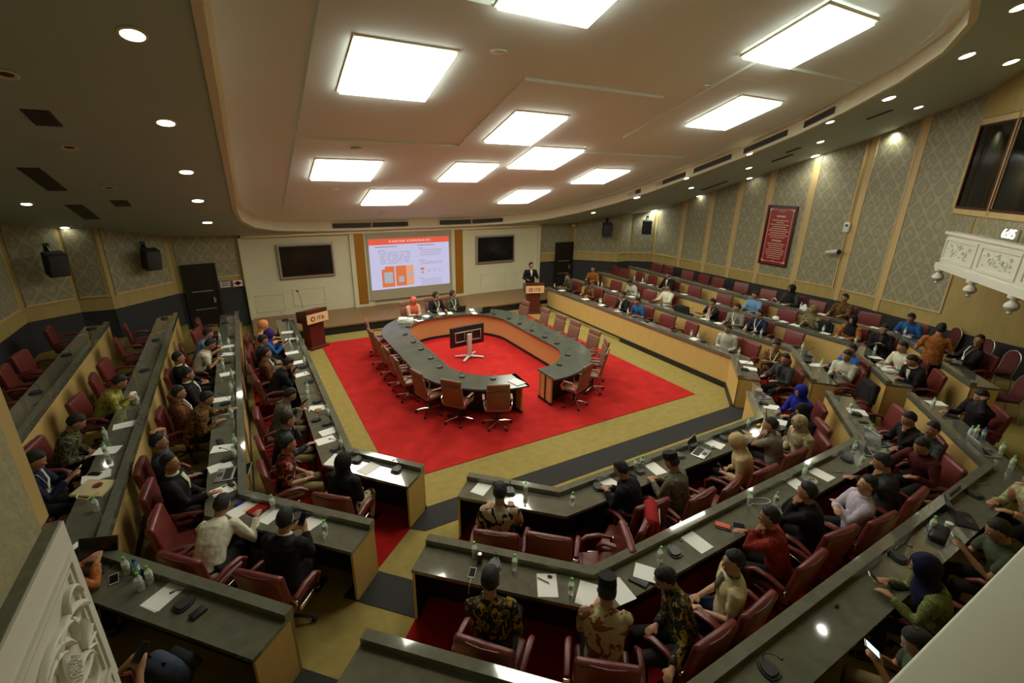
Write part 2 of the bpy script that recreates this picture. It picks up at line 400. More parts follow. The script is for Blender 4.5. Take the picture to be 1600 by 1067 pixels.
# stage wall with its pilasters
b = MB(); b.box((-.1, YS, -.1), (11.5, YS+.2, 3.3)); struct(b.build('wall_back', M['wallwhite'], smooth=False))
b = MB(); b.box((-.12, 17.60, -.1), (-.02, 17.76, 3.12)); b.box((11.42, 17.60, -.1), (11.52, 17.76, 3.12)); struct(b.build('trim_7', M['wallwhite'], smooth=False))
for x0 in (3.36, 7.28):
    b = MB(); b.box((x0, 17.66, .31), (x0+.72, 17.75, 3.2)); struct(b.build('trim_8', M['wallwhite'], smooth=False))
    b = MB(); b.box((x0+.16, 17.645, .42), (x0+.50, 17.665, 3.12))
    struct(b.build('trim_9', M['gold'], smooth=False))
b = MB()
for (x0, x1, z0, z1) in ((1.28, 2.36, .58, 1.20), (8.62, 9.84, .56, 1.14), (.1, 1.0, .50, 1.10), (10.3, 11.1, .5, 1.1)):
    for q in (((x0, z0), (x1, z0+.03)), ((x0, z1-.03), (x1, z1)), ((x0, z0), (x0+.03, z1)), ((x1-.03, z0), (x1, z1))):
        b.box((q[0][0], 17.735, q[0][1]), (q[1][0], 17.752, q[1][1]))
struct(b.build('trim_10', M['wallwhite'], smooth=False))
b = MB(); b.box((-.1, 17.60, 3.04), (11.5, 17.76, 3.16)); struct(b.build('trim_11', M['cornice'], smooth=False))
# ---- sloping ceiling with a recessed tray
edge = [(-.07, 3.2), (-.07, 6.5), (-.07, 9), (-.07, 12), (-.07, 14.6), (.02, 15.7), (.35, 16.6), (1.0, 17.15), (2.0, 17.4), (3.4, 17.5), (5.6, 17.5), (8.2, 17.45),
        (9.8, 17.25), (11.1, 16.75), (12.1, 15.7), (12.8, 14.4), (13.1, 13.0), (13.25, 11.2), (13.28, 9.4), (13.1, 7.8), (12.75, 6.6), (12.2, 5.4), (11.5, 4.5),
        (10.6, 3.9), (9.4, 3.5), (8.0, 3.2), (5.6, 2.9), (2.5, 2.9)]
cx, cy = 6.0, 9.5
def outpt(p):
    d = Vector((p[0]-cx, p[1]-cy)); ks = []
    for v, lo, hi in ((d.x, -5.3-cx, 17.0-cx), (d.y, -2.0-cy, 18.1-cy)):
        if v > 1e-6: ks.append(hi/v)
        if v < -1e-6: ks.append(lo/v)
    k = min(ks); return (cx+d.x*k, cy+d.y*k)
E2 = edge + [(-.07, 3.2)]
# outer loop incl. the rectangle's own corners
pts = [(p, outpt(p)) for p in edge]
for cc in ((-5.3, -2.0), (17.0, -2.0), (17.0, 18.1), (-5.3, 18.1)):
    a = math.atan2(cc[1]-cy, cc[0]-cx)
    best = min(range(len(edge)), key=lambda i: abs((math.atan2(edge[i][1]-cy, edge[i][0]-cx)-a+math.pi) % (2*math.pi)-math.pi))
    pts[best] = (edge[best], cc)
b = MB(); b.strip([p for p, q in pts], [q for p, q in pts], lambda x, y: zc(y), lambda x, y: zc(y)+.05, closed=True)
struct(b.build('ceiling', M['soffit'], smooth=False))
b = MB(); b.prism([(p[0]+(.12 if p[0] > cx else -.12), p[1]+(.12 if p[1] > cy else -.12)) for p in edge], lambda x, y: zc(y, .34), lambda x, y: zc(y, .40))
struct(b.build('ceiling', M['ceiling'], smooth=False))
def inset(poly, d):
    n = len(poly); out = []
    for i in range(n):
        a, c_, e = (Vector(poly[(i-1) % n]), Vector(poly[i]), Vector(poly[(i+1) % n]))
        t = (e-a).normalized(); nn = Vector((t.y, -t.x))
        if nn.dot(Vector((cx, cy))-c_) < 0: nn = -nn
        out.append(tuple(c_+nn*d))
    return out
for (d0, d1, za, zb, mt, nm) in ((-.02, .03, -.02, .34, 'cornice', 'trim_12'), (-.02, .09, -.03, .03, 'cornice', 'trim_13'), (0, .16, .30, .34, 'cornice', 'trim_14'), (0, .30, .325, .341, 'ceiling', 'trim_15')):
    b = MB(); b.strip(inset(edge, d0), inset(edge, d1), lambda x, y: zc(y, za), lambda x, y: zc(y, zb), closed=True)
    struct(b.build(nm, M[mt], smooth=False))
# shallow coffers of the tray
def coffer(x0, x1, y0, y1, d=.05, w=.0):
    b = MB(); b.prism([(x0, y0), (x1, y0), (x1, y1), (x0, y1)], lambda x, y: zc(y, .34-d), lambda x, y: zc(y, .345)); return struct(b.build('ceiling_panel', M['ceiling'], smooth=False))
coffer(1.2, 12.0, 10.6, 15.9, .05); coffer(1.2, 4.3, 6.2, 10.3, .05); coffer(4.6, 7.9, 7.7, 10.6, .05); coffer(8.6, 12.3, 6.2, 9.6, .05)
# ---- lit ceiling panels
LP = [([(553,56),(709,79),(668,152),(532,141)], 'large square ceiling light panel high on the left of the tray'),
 ([(495,248),(594,251),(581,279),(486,278)], 'square ceiling light panel at the left, second row from the stage'),
 ([(582,296),(652,296),(644,317),(563,318)], 'left light panel of the row closest to the stage'),
 ([(720,254),(777,255),(748,280),(678,281)], 'ceiling light panel left of the middle pair'),
 ([(820,174),(884,181),(833,222),(746,219)], 'upper ceiling light panel of the middle pair'),
 ([(837,229),(911,233),(866,262),(793,259)], 'lower ceiling light panel of the middle pair'),
 ([(813,296),(857,296),(827,315),(776,315)], 'right light panel of the row closest to the stage'),
 ([(934,263),(981,265),(946,284),(890,284)], 'small square light panel right of the middle pair, near the curved cornice'),
 ([(1157,150),(1221,158),(1135,200),(1074,193)], 'ceiling light panel on the right, below the largest right-hand one'),
 ([(1297,8),(1369,33),(1235,101),(1158,86)], 'largest ceiling light panel at upper right of the tray')]
LPX = []
for px, lab in LP:
    q = [onC(u, v, .29) for u, v in px]; xs = sorted(p.x for p in q); ys_ = sorted(p.y for p in q)
    LPX.append((sum(xs[:2])/2, sum(xs[2:])/2, sum(ys_[:2])/2, sum(ys_[2:])/2, lab))
q = [onC(u, v, .29) for u, v in ((778, 6), (918, 36))]
LPX.append((q[0].x, q[1].x, q[0].y-1.35, q[0].y, 'ceiling light panel cut by the top edge of the picture'))
for x0, x1, y0, y1, lab in LPX:
    t = empty('ceiling_light', ((x0+x1)/2, (y0+y1)/2, zc((y0+y1)/2, .29))); tag(t, lab, 'ceiling light', 'square light panels in the ceiling tray')
    dx, dy = (x1-x0)/2, (y1-y0)/2; c = t.location
    zl = lambda d: (lambda x, y: -TILT*y+d)
    b = MB(); b.prism([(-dx, -dy), (dx, -dy), (dx, dy), (-dx, dy)], zl(-.065), zl(.03)); b.build('diffuser', M['panel'], t, smooth=False)  # drops below the frame; glowing sides added to light the tray ceiling
    b = MB(); o = [(-dx-.04, -dy-.04), (dx+.04, -dy-.04), (dx+.04, dy+.04), (-dx-.04, dy+.04)]; ii = [(-dx, -dy), (dx, -dy), (dx, dy), (-dx, dy)]
    b.strip(o, ii, zl(-.02), zl(.03), closed=True); b.build('frame', M['cornice'], t, smooth=False)
# ---- round downlights
DL = [(207,53,1),(259,191,1),(291,268,1),(309,313,1),(324,347,1),(41,318,0),(101,355,0),(1594,10,1),(1511,86,0),(1580,96,0),(1389,153,2),(1435,167,0),(1405,202,2),
 (1297,190,0),(1282,221,0),(1274,243,2),(1171,240,0),(1170,262,0),(1171,278,0),(1073,278,0),(1080,293,0),(1092,306,0),(1022,329,2),(995,308,2),(927,332,0)]
nl = {}
for u, v, kind in DL:
    p = onC(u, v, -.005); big = kind
    side = 'left' if u < 400 else 'right'
    if side == 'left': lab = 'lit downlight in left soffit, ' + ('%s of the inner five from the stage' % ORD[4-nl.setdefault('a', 0)] if kind else ('the upper' if v < 330 else 'the lower')+' of two by the left wall')
    if side == 'left' and kind: nl['a'] += 1
    if side == 'right':
        k = 'b%d' % (kind == 2); nl[k] = nl.get(k, -1)+1
        lab = ('very bright white floodlight downlight' if kind == 2 else 'small warm recessed downlight')+' over the right rows, %s from the camera' % ORD[nl[k]]
    t = empty('downlight', p); tag(t, lab, 'downlight', 'recessed downlights')
    t.rotation_euler.x = -math.atan(TILT)
    r = .115 if kind != 0 or u > 1450 else .085
    b = MB(); b.lathe([(r, -.004), (r*.9, -.02), (r*.4, -.028), (.01, -.03)], 16); b.build('bulb', M['lampb' if kind == 2 else 'lamp'], t)
    b = MB(); b.lathe([(r+.03, .0), (r+.03, -.012), (r, -.018), (r, 0)], 18); b.build('ring', M['chrome'] if 0 else M['cornice'], t)
    if kind in (1, 2):
        ld = bpy.data.lights.new('downlight_beam', 'SPOT'); ld.energy = SPOT_BRIGHT if kind == 2 else SPOT_DIM; ld.spot_size = math.radians(140 if kind == 2 else 110); ld.spot_blend = .8
        ld.color = (.97, 1, .88); ld.shadow_soft_size = .08
        lo = bpy.data.objects.new('downlight_beam', ld); COL.objects.link(lo); lo.location = p+Vector((-.25 if p.x > 15 else 0, 0, -.09))
# unlit fittings and vents in the soffits
for i, (u, v) in enumerate([(10, 116), (108, 230), (170, 293), (118, 352)]):
    p = onC(u, v, -.004); t = empty('downlight', p); t.rotation_euler.x = -math.atan(TILT); tag(t, 'unlit downlight fitting in the dark left soffit, %s from the camera' % ORD[i], 'downlight', 'unlit downlights')
    b = MB(); b.lathe([(.12, 0), (.12, -.012), (.09, -.016), (.08, -.004)], 16); b.build('ring', M['cornice'], t)
    b = MB(); b.lathe([(.08, -.002), (.03, -.012), (.005, -.014)], 12); b.build('bulb', M['darkgrey'], t)
def vent(a, c, w, lab, nm='ceiling_vent'):
    """slatted grille in the soffit between plan points a and c"""
    a = Vector(a); c = Vector(c); mid = (a+c)/2; t = empty(nm, mid); tag(t, lab, 'vent', 'air vents in the soffits')
    d = (c-a)/2; sd = Vector((-d.y, d.x, 0)).normalized()*w/2; up = Vector((0, 0, 1))
    b = MB(); vs = [-d-sd, d-sd, d+sd, -d+sd]; sl = lambda q: Vector((q.x, q.y, -TILT*q.y))
    b.add([sl(q)-up*.012 for q in vs]+[sl(q)+up*.01 for q in vs], [(0,1,2,3),(7,6,5,4),(0,4,5,1),(1,5,6,2),(2,6,7,3),(3,7,4,0)]); b.build('backing', M['vent'], t, smooth=False)
    b = MB(); n = 7
    for k in range(n):
        f = (k+.5)/n*2-1; o_ = sl(sd*f)
        q = [-d+sd*(f-.05), d+sd*(f-.05), d+sd*(f+.05), -d+sd*(f+.05)]
        b.add([sl(x)-up*.02 for x in q]+[sl(x)-up*.012 for x in q], [(0,1,2,3),(7,6,5,4),(0,4,5,1),(1,5,6,2),(2,6,7,3),(3,7,4,0)])
    b.build('slats', M['darkgrey'], t, smooth=False)
VN = ['first', 'second', 'third', 'fourth', 'fifth']
for k, (a, c) in enumerate([((65, 172), (66, 195)), ((45, 262), (88, 297)), ((117, 320), (142, 342)), ((183, 313), (193, 320))]):
    p0, p1 = onC(*a), onC(*c); x = (p0.x+p1.x)/2
    vent((x, p0.y, zc(p0.y)), (x, max(p1.y, p0.y+.45), zc(max(p1.y, p0.y+.45))), .30, 'dark slatted air vent in the left soffit, %s from the camera' % VN[k])
for k, (a, c) in enumerate([((1350, 185), (1400, 172)), ((1228, 238), (1252, 230)), ((1205, 252), (1240, 241)), ((1092, 297), (1140, 283))]):
    p0, p1 = onC(*c), onC(*a); x = (p0.x+p1.x)/2
    vent((x, p0.y, zc(p0.y)), (x, p1.y, zc(p1.y)), .12, 'thin slot air vent in the right soffit, %s from the camera' % VN[k])
# slot vents in the upright face of the tray
def facevent(A, B, lab):
    A = Vector(A); B = Vector(B); t = empty('slot_vent', (A+B)/2); tag(t, lab, 'vent', 'slot vents in the cornice')
    d = (B-A)/2; n = Vector((d.y, -d.x, 0)).normalized()
    if n.dot(Vector((cx, cy, 0))-A) < 0: n = -n
    up = Vector((0, 0, 1)); b = MB()
    def bar(z0, z1, e, mt, bb):
        q = [-d+up*z0, d+up*z0, d+up*z1, -d+up*z1]; bb.add([x+n*.0 for x in q]+[x+n*e for x in q], [(0,1,2,3),(7,6,5,4),(0,4,5,1),(1,5,6,2),(2,6,7,3),(3,7,4,0)], mt)
    bar(-.075, .075, .02, 0, b); b.build('backing', M['vent'], t, smooth=False)
    b = MB(); [bar(-.06+.035*k, -.052+.035*k, .028, 0, b) for k in range(4)]; b.build('slats', M['darkgrey'], t, smooth=False)
fz = .15
for k, (xa, xb) in enumerate([(2.80, 4.12), (4.17, 5.48), (6.72, 8.02), (8.10, 9.40)]):
    y = 17.46 if xb < 8 else 17.40; y0 = y; y1 = y if xb < 8.1 else 17.28
    if k == 0: y0 = 17.43
    facevent((xa, y0-.03, zc(y0, fz)), (xb, y1-.03, zc(y1, fz)), 'dark slot air vent above the stage wall, %s from the left' % VN[k])
seg = [((12.85, 14.2), (13.02, 13.3)), ((13.12, 12.7), (13.20, 11.5)), ((13.23, 11.2), (13.25, 9.9)), ((13.24, 9.5), (13.13, 8.2)), ((13.05, 7.75), (12.80, 6.95))]
for k, (a, c) in enumerate(seg):
    facevent((a[0]-.0, a[1], zc(a[1], fz)), (c[0]-.0, c[1], zc(c[1], fz)), 'dark slot air vent in the curved right cornice, %s from the stage' % VN[k])
# smoke detectors / speakers flush in the tray
for k, (u, v, r) in enumerate([(779, 80, .13), (557, 232, .12), (990, 252, .10), (523, 295, .10), (1103, 134, .10), (597, 335, .08)]):
    p = onC(u, v, .285); t = MB(); t.lathe([(r, 0), (r, -.015), (r*.8, -.03), (r*.3, -.035)], 16)
    o = t.build('ceiling_speaker', M['cornice'] if k else MATS['cornice_paint'], loc=p); tag(o, 'round flush ceiling speaker among the light panels, %s from the camera' % ['first', 'third', 'fourth', 'fifth', 'second', 'sixth'][k], 'ceiling speaker', 'flush speakers')
# ---- doors, signs, televisions
def door(name, A, B, z0, z1, lab_y):
    A = Vector(A); B = Vector(B); t = (B-A).normalized(); n = Vector((t.y, -t.x))
    if n.dot(Vector((5.6, 8))-A) < 0: n = -n
    r = empty(name, ((A.x+B.x)/2, (A.y+B.y)/2, z0)); r['kind'] = 'structure'; c = Vector((r.location.x, r.location.y))
    def pb(a, bb, e0, e1, za, zb, mt, nm):
        p = [a+n*e0-c, bb+n*e0-c, bb+n*e1-c, a+n*e1-c]; b = MB(); b.prism([tuple(q) for q in p], za-z0, zb-z0); return b.build(nm, M[mt], r, smooth=False)
    pb(A, B, .0, .05, z0, z1, 'door', 'door_leaf'); pb(A-t*.06, A, .0, .08, z0, z1+.06, 'black', 'door_frame'); pb(B, B+t*.06, .0, .08, z0, z1+.06, 'black', 'door_frame')
    pb(A, B, 0, .08, z1, z1+.06, 'black', 'door_frame')
    for f in (.35, .62): pb(A+t*.12, B-t*.12, .05, .056, z0+(z1-z0)*f, z0+(z1-z0)*f+.03, 'silver', 'door_inlay')
    pb(B-t*.16, B-t*.10, .05, .11, z0+.95, z0+1.12, 'silver', 'door_handle')
door('door_1', (-1.72, 17.49), (-.92, 17.60), .1, 2.25, 0); door('door_2', (12.45, 17.70), (13.30, 17.70), .1, 2.22, 0)
def plate(name, x0, x1, z0, z1, lab, mark):
    r = empty(name, ((x0+x1)/2, 17.62, (z0+z1)/2)); tag(r, lab, 'sign'); w, h = (x1-x0)/2, (z1-z0)/2
    b = MB(); b.box((-w, 0, -h), (w, .03, h)); b.build('board', M['paper'], r, smooth=False)
    b = MB(); b.box((-w, -.004, -h), (w, 0, -h+.02)); b.box((-w, -.004, h-.02), (w, 0, h)); b.box((-w, -.004, -h), (-w+.015, 0, h)); b.box((w-.015, -.004, -h), (w, 0, h)); b.build('border', M['ink'], r, smooth=False)
    b = MB()
    if mark:
        b.lathe([(.07, 0), (.07, .006)], 20, T=Matrix.Translation((0, 0, 0)) @ Matrix.Rotation(math.pi/2, 4, 'X')); b.box((-.11, -.006, -.02), (.11, 0, .02))
        b.build('emblem', M['ink'], r, smooth=False)
    else:
        for k in range(3): b.box((-w*.7, -.006, h*.5-k*h*.5), (w*.7, 0, h*.5-k*h*.5+.03))
        b.build('lettering', M['inkb'], r, smooth=False)
plate('wall_sign', -.83, -.53, 1.47, 1.72, 'white sign with lines of dark text beside the dark left door', 0)
plate('wall_sign', -.47, -.17, 1.47, 1.72, 'white sign with a dark red emblem, nearer the stage corner', 1)
def tv(x0, x1, z0, z1, lab):
    r = empty('television', ((x0+x1)/2, 17.70, (z0+z1)/2)); tag(r, lab, 'television', 'wall televisions beside the screen'); w, h = (x1-x0)/2, (z1-z0)/2
    b = MB(); b.strip([(-w, -h), (w, -h), (w, h), (-w, h)], [(-w+.06, -h+.06), (w-.06, -h+.06), (w-.06, h-.06), (-w+.06, h-.06)], -.02, .05, closed=True)
    o = b.build('niche_frame', M['silver'], r, smooth=False); o.rotation_euler.x = math.pi/2
    b = MB(); b.rbox((0, -.01, 0), (2*w-.14, .05, 2*h-.14), .012); b.build('bezel', M['blackp'], r)
    b = MB(); b.box((-w+.10, -.037, -h+.11), (w-.10, -.034, h-.10)); b.build('screen', M['screenoff'], r, smooth=False)
tv(.98, 2.78, 1.60, 2.76, 'large black wall television left of the projection screen'); tv(8.40, 10.22, 1.60, 2.74, 'large black wall television right of the projection screen')
# ---- projection screen with its slide
SW = (4.01, 7.16, .92, 2.82)
r = empty('projection_screen', (5.585, 17.62, 1.86)); tag(r, 'lit projection screen with an orange-headed slide in the middle of the stage wall', 'projection screen')
b = MB(); b.box((-1.66, 0, -1.35), (1.66, .03, 1.2)); b.build('canvas', mat('screen_canvas', (.42, .38, .27), .8), r, smooth=False)
def em(name, c, s=1.): return mat(name, (.02, .02, .02), .6, emit=c, es=s)
sl = em('slide_white', (.60, .58, .82), .40); so = em('slide_orange', (.80, .10, .05), .42); sg = em('slide_grey', (.27, .25, .33), .35); sb = em('slide_brown', (.70, .17, .05), .42); sp = em('slide_peach', (.78, .36, .20), .42); sd = em('slide_pale', (.42, .46, .52), .4)
def sq(nm, m, rects, y=-.002, t=.001, par=r):
    b = MB(); W2, H2 = (SW[1]-SW[0]), (SW[3]-SW[2])
    for (x0, y0, x1, y1) in rects: b.box(((x0-.5)*W2, y-t, (.5-y1)*H2), ((x1-.5)*W2, y, (.5-y0)*H2))
    return b.build(nm, m, par, smooth=False)
sq('slide', sl, [(0, 0, 1, 1)]); sq('slide_header', so, [(0, 0, 1, .115)], -.003)
rr = random.Random(3)
tx = [(.07, .15, .34, .165), (.10, .225, .18, .235)]
for k in range(7):
    x = .12 if k else .10
    while x < .5: w = rr.uniform(.03, .08); tx.append((x, .262+k*.036, min(.5, x+w), .270+k*.036)); x += w+rr.uniform(.006, .03)
tx += [(.59, .15, .81, .165), (.60, .215, .66, .225), (.60, .46, .68, .468), (.60, .83, .65, .838)]
for y0, n in ((.25, 4), (.50, 2), (.86, 4)):
    for k in range(n):
        x = .62
        while x < .88: w = rr.uniform(.03, .08); tx.append((x, y0+k*.036, min(.9, x+w), y0+.007+k*.036)); x += w+rr.uniform(.005, .012)
tx += [(.70, .66, .75, .666), (.70, .70, .745, .706), (.78, .66, .82, .668), (.78, .70, .82, .706), (.85, .65, .88, .656), (.85, .70, .89, .706)]
sq('slide_text', sg, tx, -.003)
for q_ in [(.13, .60, .285, .96), (.17, .545, .285, .61), (.30, .545, .43, .955), (.615, .62, .665, .665), (.625, .70, .655, .73)]: sq('slide_picture', sb, [q_], -.0035)
sq('slide_picture', sp, [(.43, .545, .525, .955)], -.0035); [sq('slide_picture', sd, [q_], -.005) for q_ in [(.158, .66, .262, .88), (.335, .76, .40, .88), (.455, .68, .50, .77)]]
def text(body, size, m, parent, loc, rot=(math.pi/2, 0, 0), name='lettering', ext=.002, shear=0, space=1, align='CENTER'):
    c = bpy.data.curves.new(name, 'FONT'); c.body = body; c.size = size; c.extrude = ext; c.align_x = align; c.align_y = 'CENTER'; c.shear = shear; c.space_character = space; c.resolution_u = 3
    c.materials.append(m); t_ = bpy.data.objects.new(name, c); COL.objects.link(t_); bpy.context.view_layer.update()
    me = bpy.data.meshes.new_from_object(t_.evaluated_get(bpy.context.evaluated_depsgraph_get())); bpy.data.objects.remove(t_)
    o = bpy.data.objects.new(name, me); COL.objects.link(o); o.parent = parent; o.location = loc; o.rotation_euler = rot; return o
text('KONTEN KOMUNIKASI', .115, em('slide_title', (.95, .75, .7), .5), r, (.0, -.008, (SW[3]-SW[2])*.44), space=1.45, name='slide_title')
# ---- red plaque on the right wall
p0 = onX(1202, 321, 16.44); y1_, y0_ = 10.45, 9.40; z0_, z1_ = 2.21, 4.27
r = empty('wall_plaque', (16.455, (y0_+y1_)/2, (z0_+z1_)/2)); tag(r, 'tall dark red framed plaque of cream text on the right wall', 'plaque')
w, h = (y1_-y0_)/2, (z1_-z0_)/2
b = MB(); b.strip([(-w, -h), (w, -h), (w, h), (-w, h)], [(-w+.06, -h+.06), (w-.06, -h+.06), (w-.06, h-.06), (-w+.06, h-.06)], -.04, .05, closed=True)
o = b.build('frame', M['frame'], r, smooth=False); o.rotation_euler = (math.pi/2, 0, -math.pi/2)
b = MB(); b.box((-.015, -w+.03, -h+.03), (.03, w-.03, h-.03)); b.build('board', M['plaque'], r, smooth=False)
b = MB()
for z in (-h+.14, h-.14): b.box((-.02, -w+.14, z-.006), (-.014, w-.14, z+.006))
for y in (-w+.12, w-.12): b.box((-.02, y-.006, -h+.16), (-.014, y+.006, h-.16))
for sy in (-1, 1):
    for sz in (-1, 1):
        for q in range(4): b.box((-.021, sy*(w-.10-.03*q)-.012, sz*(h-.12)-.008-.02*(3-q)*(sz > 0)), (-.014, sy*(w-.10-.03*q)+.012, sz*(h-.12)+.008+.02*(3-q)*(sz < 0)))
b.build('ornament', M['cream'], r, smooth=False)
b = MB(); rr = random.Random(5)
def line(z, wd, th=.010):
    y = -wd
    while y < wd: e = min(wd, y+rr.uniform(.04, .12)); b.box((-.021, y, z-th), (-.014, e, z+th)); y = e+.014
for k, wd in enumerate([.30, .14, .33, .24, .31, .36, .28, .35, .26]): line(h-.50-k*.072, wd)
for k, wd in enumerate([.32, .28, .25, .34, .33, .32, .26, .24]): line(-.27-k*.072, wd)
line(h-.19, .10, .006); line(-h+.17, .06, .006)
b.build('lettering', M['cream'], r, smooth=False)
for zc_, wd in ((h-.36, .16), (-.16, .18)):   # the two script headings
    b = MB(); pts = [(-.018, wd-2*wd*t/40, zc_+.035*math.sin(t*1.3)+.012*math.sin(t*3.1)) for t in range(41)]
    b.tube(pts, .007, 5); b.build('script_heading', M['cream'], r)
# small fittings on the right wall
r = empty('thermostat_box', (16.44, 7.78, 3.74)); tag(r, 'small white box fixed on a pilaster of the right wall', 'control box')
b = MB(); b.rbox((0, 0, 0), (.07, .17, .30), .015); b.build('casing', M['whitep'], r); b = MB(); b.box((-.04, -.04, .02), (-.036, .04, .09)); b.build('display', M['darkgrey'], r, smooth=False)
r = empty('security_camera', (16.38, 7.9, 2.98)); tag(r, 'white and black security camera below the small box on the right wall', 'camera')
b = MB(); b.tube([(.1, 0, .02), (-.1, .1, 0)], .035, 8); b.build('bracket', M['whitep'], r); b = MB(); b.tube([(-.02, -.02, -.02), (-.22, .18, -.05)], [.07, .06], 12); b.build('housing', M['whitep'], r)
b = MB(); b.tube([(-.06, -.12, .03), (-.16, -.18, .0)], [.06, .06], 10); b.build('lens_unit', M['blackp'], r)
# ---- loudspeakers on the walls
def speaker(p, rz, lab, s=1.):
    r = empty('loudspeaker', p, rz); tag(r, lab, 'loudspeaker', 'black wall loudspeakers')
    b = MB(); b.rbox((0, 0, 0), (.40*s, .32*s, .58*s), .04, T=Matrix.Rotation(math.radians(-12), 4, 'X')); b.build('cabinet', M['blackcarpet'], r)
    b = MB(); b.rbox((0, .165*s, 0), (.34*s, .03*s, .50*s), .012, T=Matrix.Rotation(math.radians(-12), 4, 'X')); b.build('grille', M['darkgrey'], r)
    b = MB(); b.tube([(0, -.1, .25*s), (0, -.28, .38*s)], .03, 8); b.rbox((0, -.30*1, .38*s), (.12, .03, .2), .008); b.build('bracket', M['black'], r)
speaker((-4.02, 15.35, 2.85), -math.radians(150), 'black loudspeaker high on the dark left wall, the one farther from the stage')
speaker((-2.3, 16.5, 2.68), -math.radians(150), 'black loudspeaker high on the dark left wall, nearer the stage')
speaker((14.2, 16.35, 2.93), -math.radians(215), 'black loudspeaker high on the right rear wall, nearer the stage')
speaker((15.75, 15.5, 3.05), -math.radians(222), 'black loudspeaker high on the right rear wall, farther from the stage')
p = onY(924, 351, 17.6); 
b = MB(); b.rbox((0, 0, 0), (.16, .1, .12), .015); o = b.build('wall_box', M['whitep'], loc=(13.3, 17.62, 3.02)); tag(o, 'tiny white box under the ceiling above the right door', 'box')
# ---- right balcony, windows and clock on the chamfered wall
_q = onW(1490, 320, (16.5, 7.6), (15.75, 4.6)); WA = Vector((_q.x, _q.y)); wt = Vector((-.768, -.640)); WB = WA+wt*4; wn = Vector((wt.y, -wt.x))
if wn.dot(Vector((5.6, 8))-WA) < 0: wn = -wn
RZW = math.atan2(wt.y, wt.x)
def wl(u, v, d=0):   # pixel -> (along, height) on the chamfer plane moved inward by d
    q = onW(u, v, WA+wn*d, WB+wn*d); return (Vector((q.x, q.y))-WA-wn*d).dot(wt), q.z
def wallroot(name): return empty(name, (WA.x, WA.y, 0), RZW)     # local x along wall, local y = -inward
ysg = 1 if wn.dot(Vector((-wt.y, wt.x))) > 0 else -1
zbooth = 3.88      # projection booth standing out from the wall above the balcony
b = MB(); b.prism([tuple(WA), tuple(WA+wt*4.2), tuple(WA+wt*4.2-wn*3), (WA.x+.6, WA.y-.4)], zbooth, zt); struct(b.build('wall_right', M['wallwood'], smooth=False))
a0, zt_ = wl(1537.5, 199); a1, _ = wl(1591.5, 190.7); _, zb_ = wl(1500, 322)
dw = a1-a0
for k in range(2):
    x0 = a0+k*(dw+.16)
    r = wallroot('window_%d' % (k+1)); r['kind'] = 'structure'
    b = MB(); b.box((x0, min(0, ysg*.03), zb_), (x0+dw, max(0, ysg*.03), zt_)); b.build('window_glass', M['glass'], r, smooth=False)
    b = MB(); F_ = .045
    for q in (((x0-F_, zb_-F_), (x0+dw+F_, zb_)), ((x0-F_, zt_), (x0+dw+F_, zt_+F_)), ((x0-F_, zb_), (x0, zt_)), ((x0+dw, zb_), (x0+dw+F_, zt_))):
        b.box((q[0][0], min(0, ysg*.06), q[0][1]), (q[1][0], max(0, ysg*.06), q[1][1]))
    b.build('window_frame', M['frame'], r, smooth=False)
key = (round(wt.x, 2), round(wt.y, 2)); DAM['booth'] = damask('damask_wallpaper_booth', (.31, .285, .175), (.40, .37, .245), key)
for (x0_, x1_, z0_, z1_) in ((.05, 1.25, zbooth+.05, zb_-.2), (1.40, 3.2, zbooth+.05, zb_-.2), (a0-.1, a0+2*dw+.4, zt_+.2, 6.55)):
    q_ = [WA+wt*x0_, WA+wt*x1_, WA+wt*x1_+wn*.018, WA+wt*x0_+wn*.018]; b = MB(); b.prism([tuple(v) for v in q_], z0_, z1_); struct(b.build('trim_19', DAM['booth'], smooth=False))
r = wallroot('trim_16'); r['kind'] = 'structure'
b = MB()
for x0 in (a0-.19, a0+dw+.05, a0+2*dw+.22): b.box((x0, min(0, ysg*.05), zb_-.16), (x0+.12, max(0, ysg*.05), zt_+.16))
b.box((a0-.19, min(0, ysg*.05), zb_-.18), (a0+2*dw+.4, max(0, ysg*.05), zb_-.06)); b.box((a0-.19, min(0, ysg*.05), zt_+.05), (a0+2*dw+.4, max(0, ysg*.05), zt_+.17))
b.build('window_trim', M['pil'], r, smooth=False)
def carve(b, x0, x1, z0, z1, y, s, seed=0, mt=0, axis='x'):
    """relief scrolls and leaves on a panel"""
    rr = random.Random(seed); w, h = x1-x0, z1-z0; P3 = (lambda x, z, d: (x, y+s*d, z))
    R_ = min(w, h)
    for (cx_, cz_, r0, dr, ph) in ((.30, .42, .26, 1, 0), (.70, .42, .26, -1, math.pi), (.5, .75, .16, 1, 1.2), (.18, .8, .12, -1, 0), (.82, .8, .12, 1, 3)):
        pts = []; rad = []
        for k in range(30):
            t = k/29; a = ph+dr*t*8.2; q = r0*R_*(1-.85*t); pts.append(P3(x0+cx_*w+q*math.cos(a), z0+cz_*h+q*math.sin(a), .012)); rad.append(R_*(.032-.016*t))
        b.tube(pts, rad, 6, mt)
    for k in range(22):   # leaves
        a = rr.uniform(0, 6.28); px, pz = x0+w*rr.uniform(.08, .92), z0+h*rr.uniform(.1, .9); l = R_*rr.uniform(.07, .13)
        pts = [P3(px+l*t*math.cos(a+t*.8), pz+l*t*math.sin(a+t*.8), .006+.02*math.sin(math.pi*t)) for t in (0, .35, .7, 1)]
        b.tube(pts, [R_*.008, R_*.03, R_*.025, R_*.004], 6, mt)
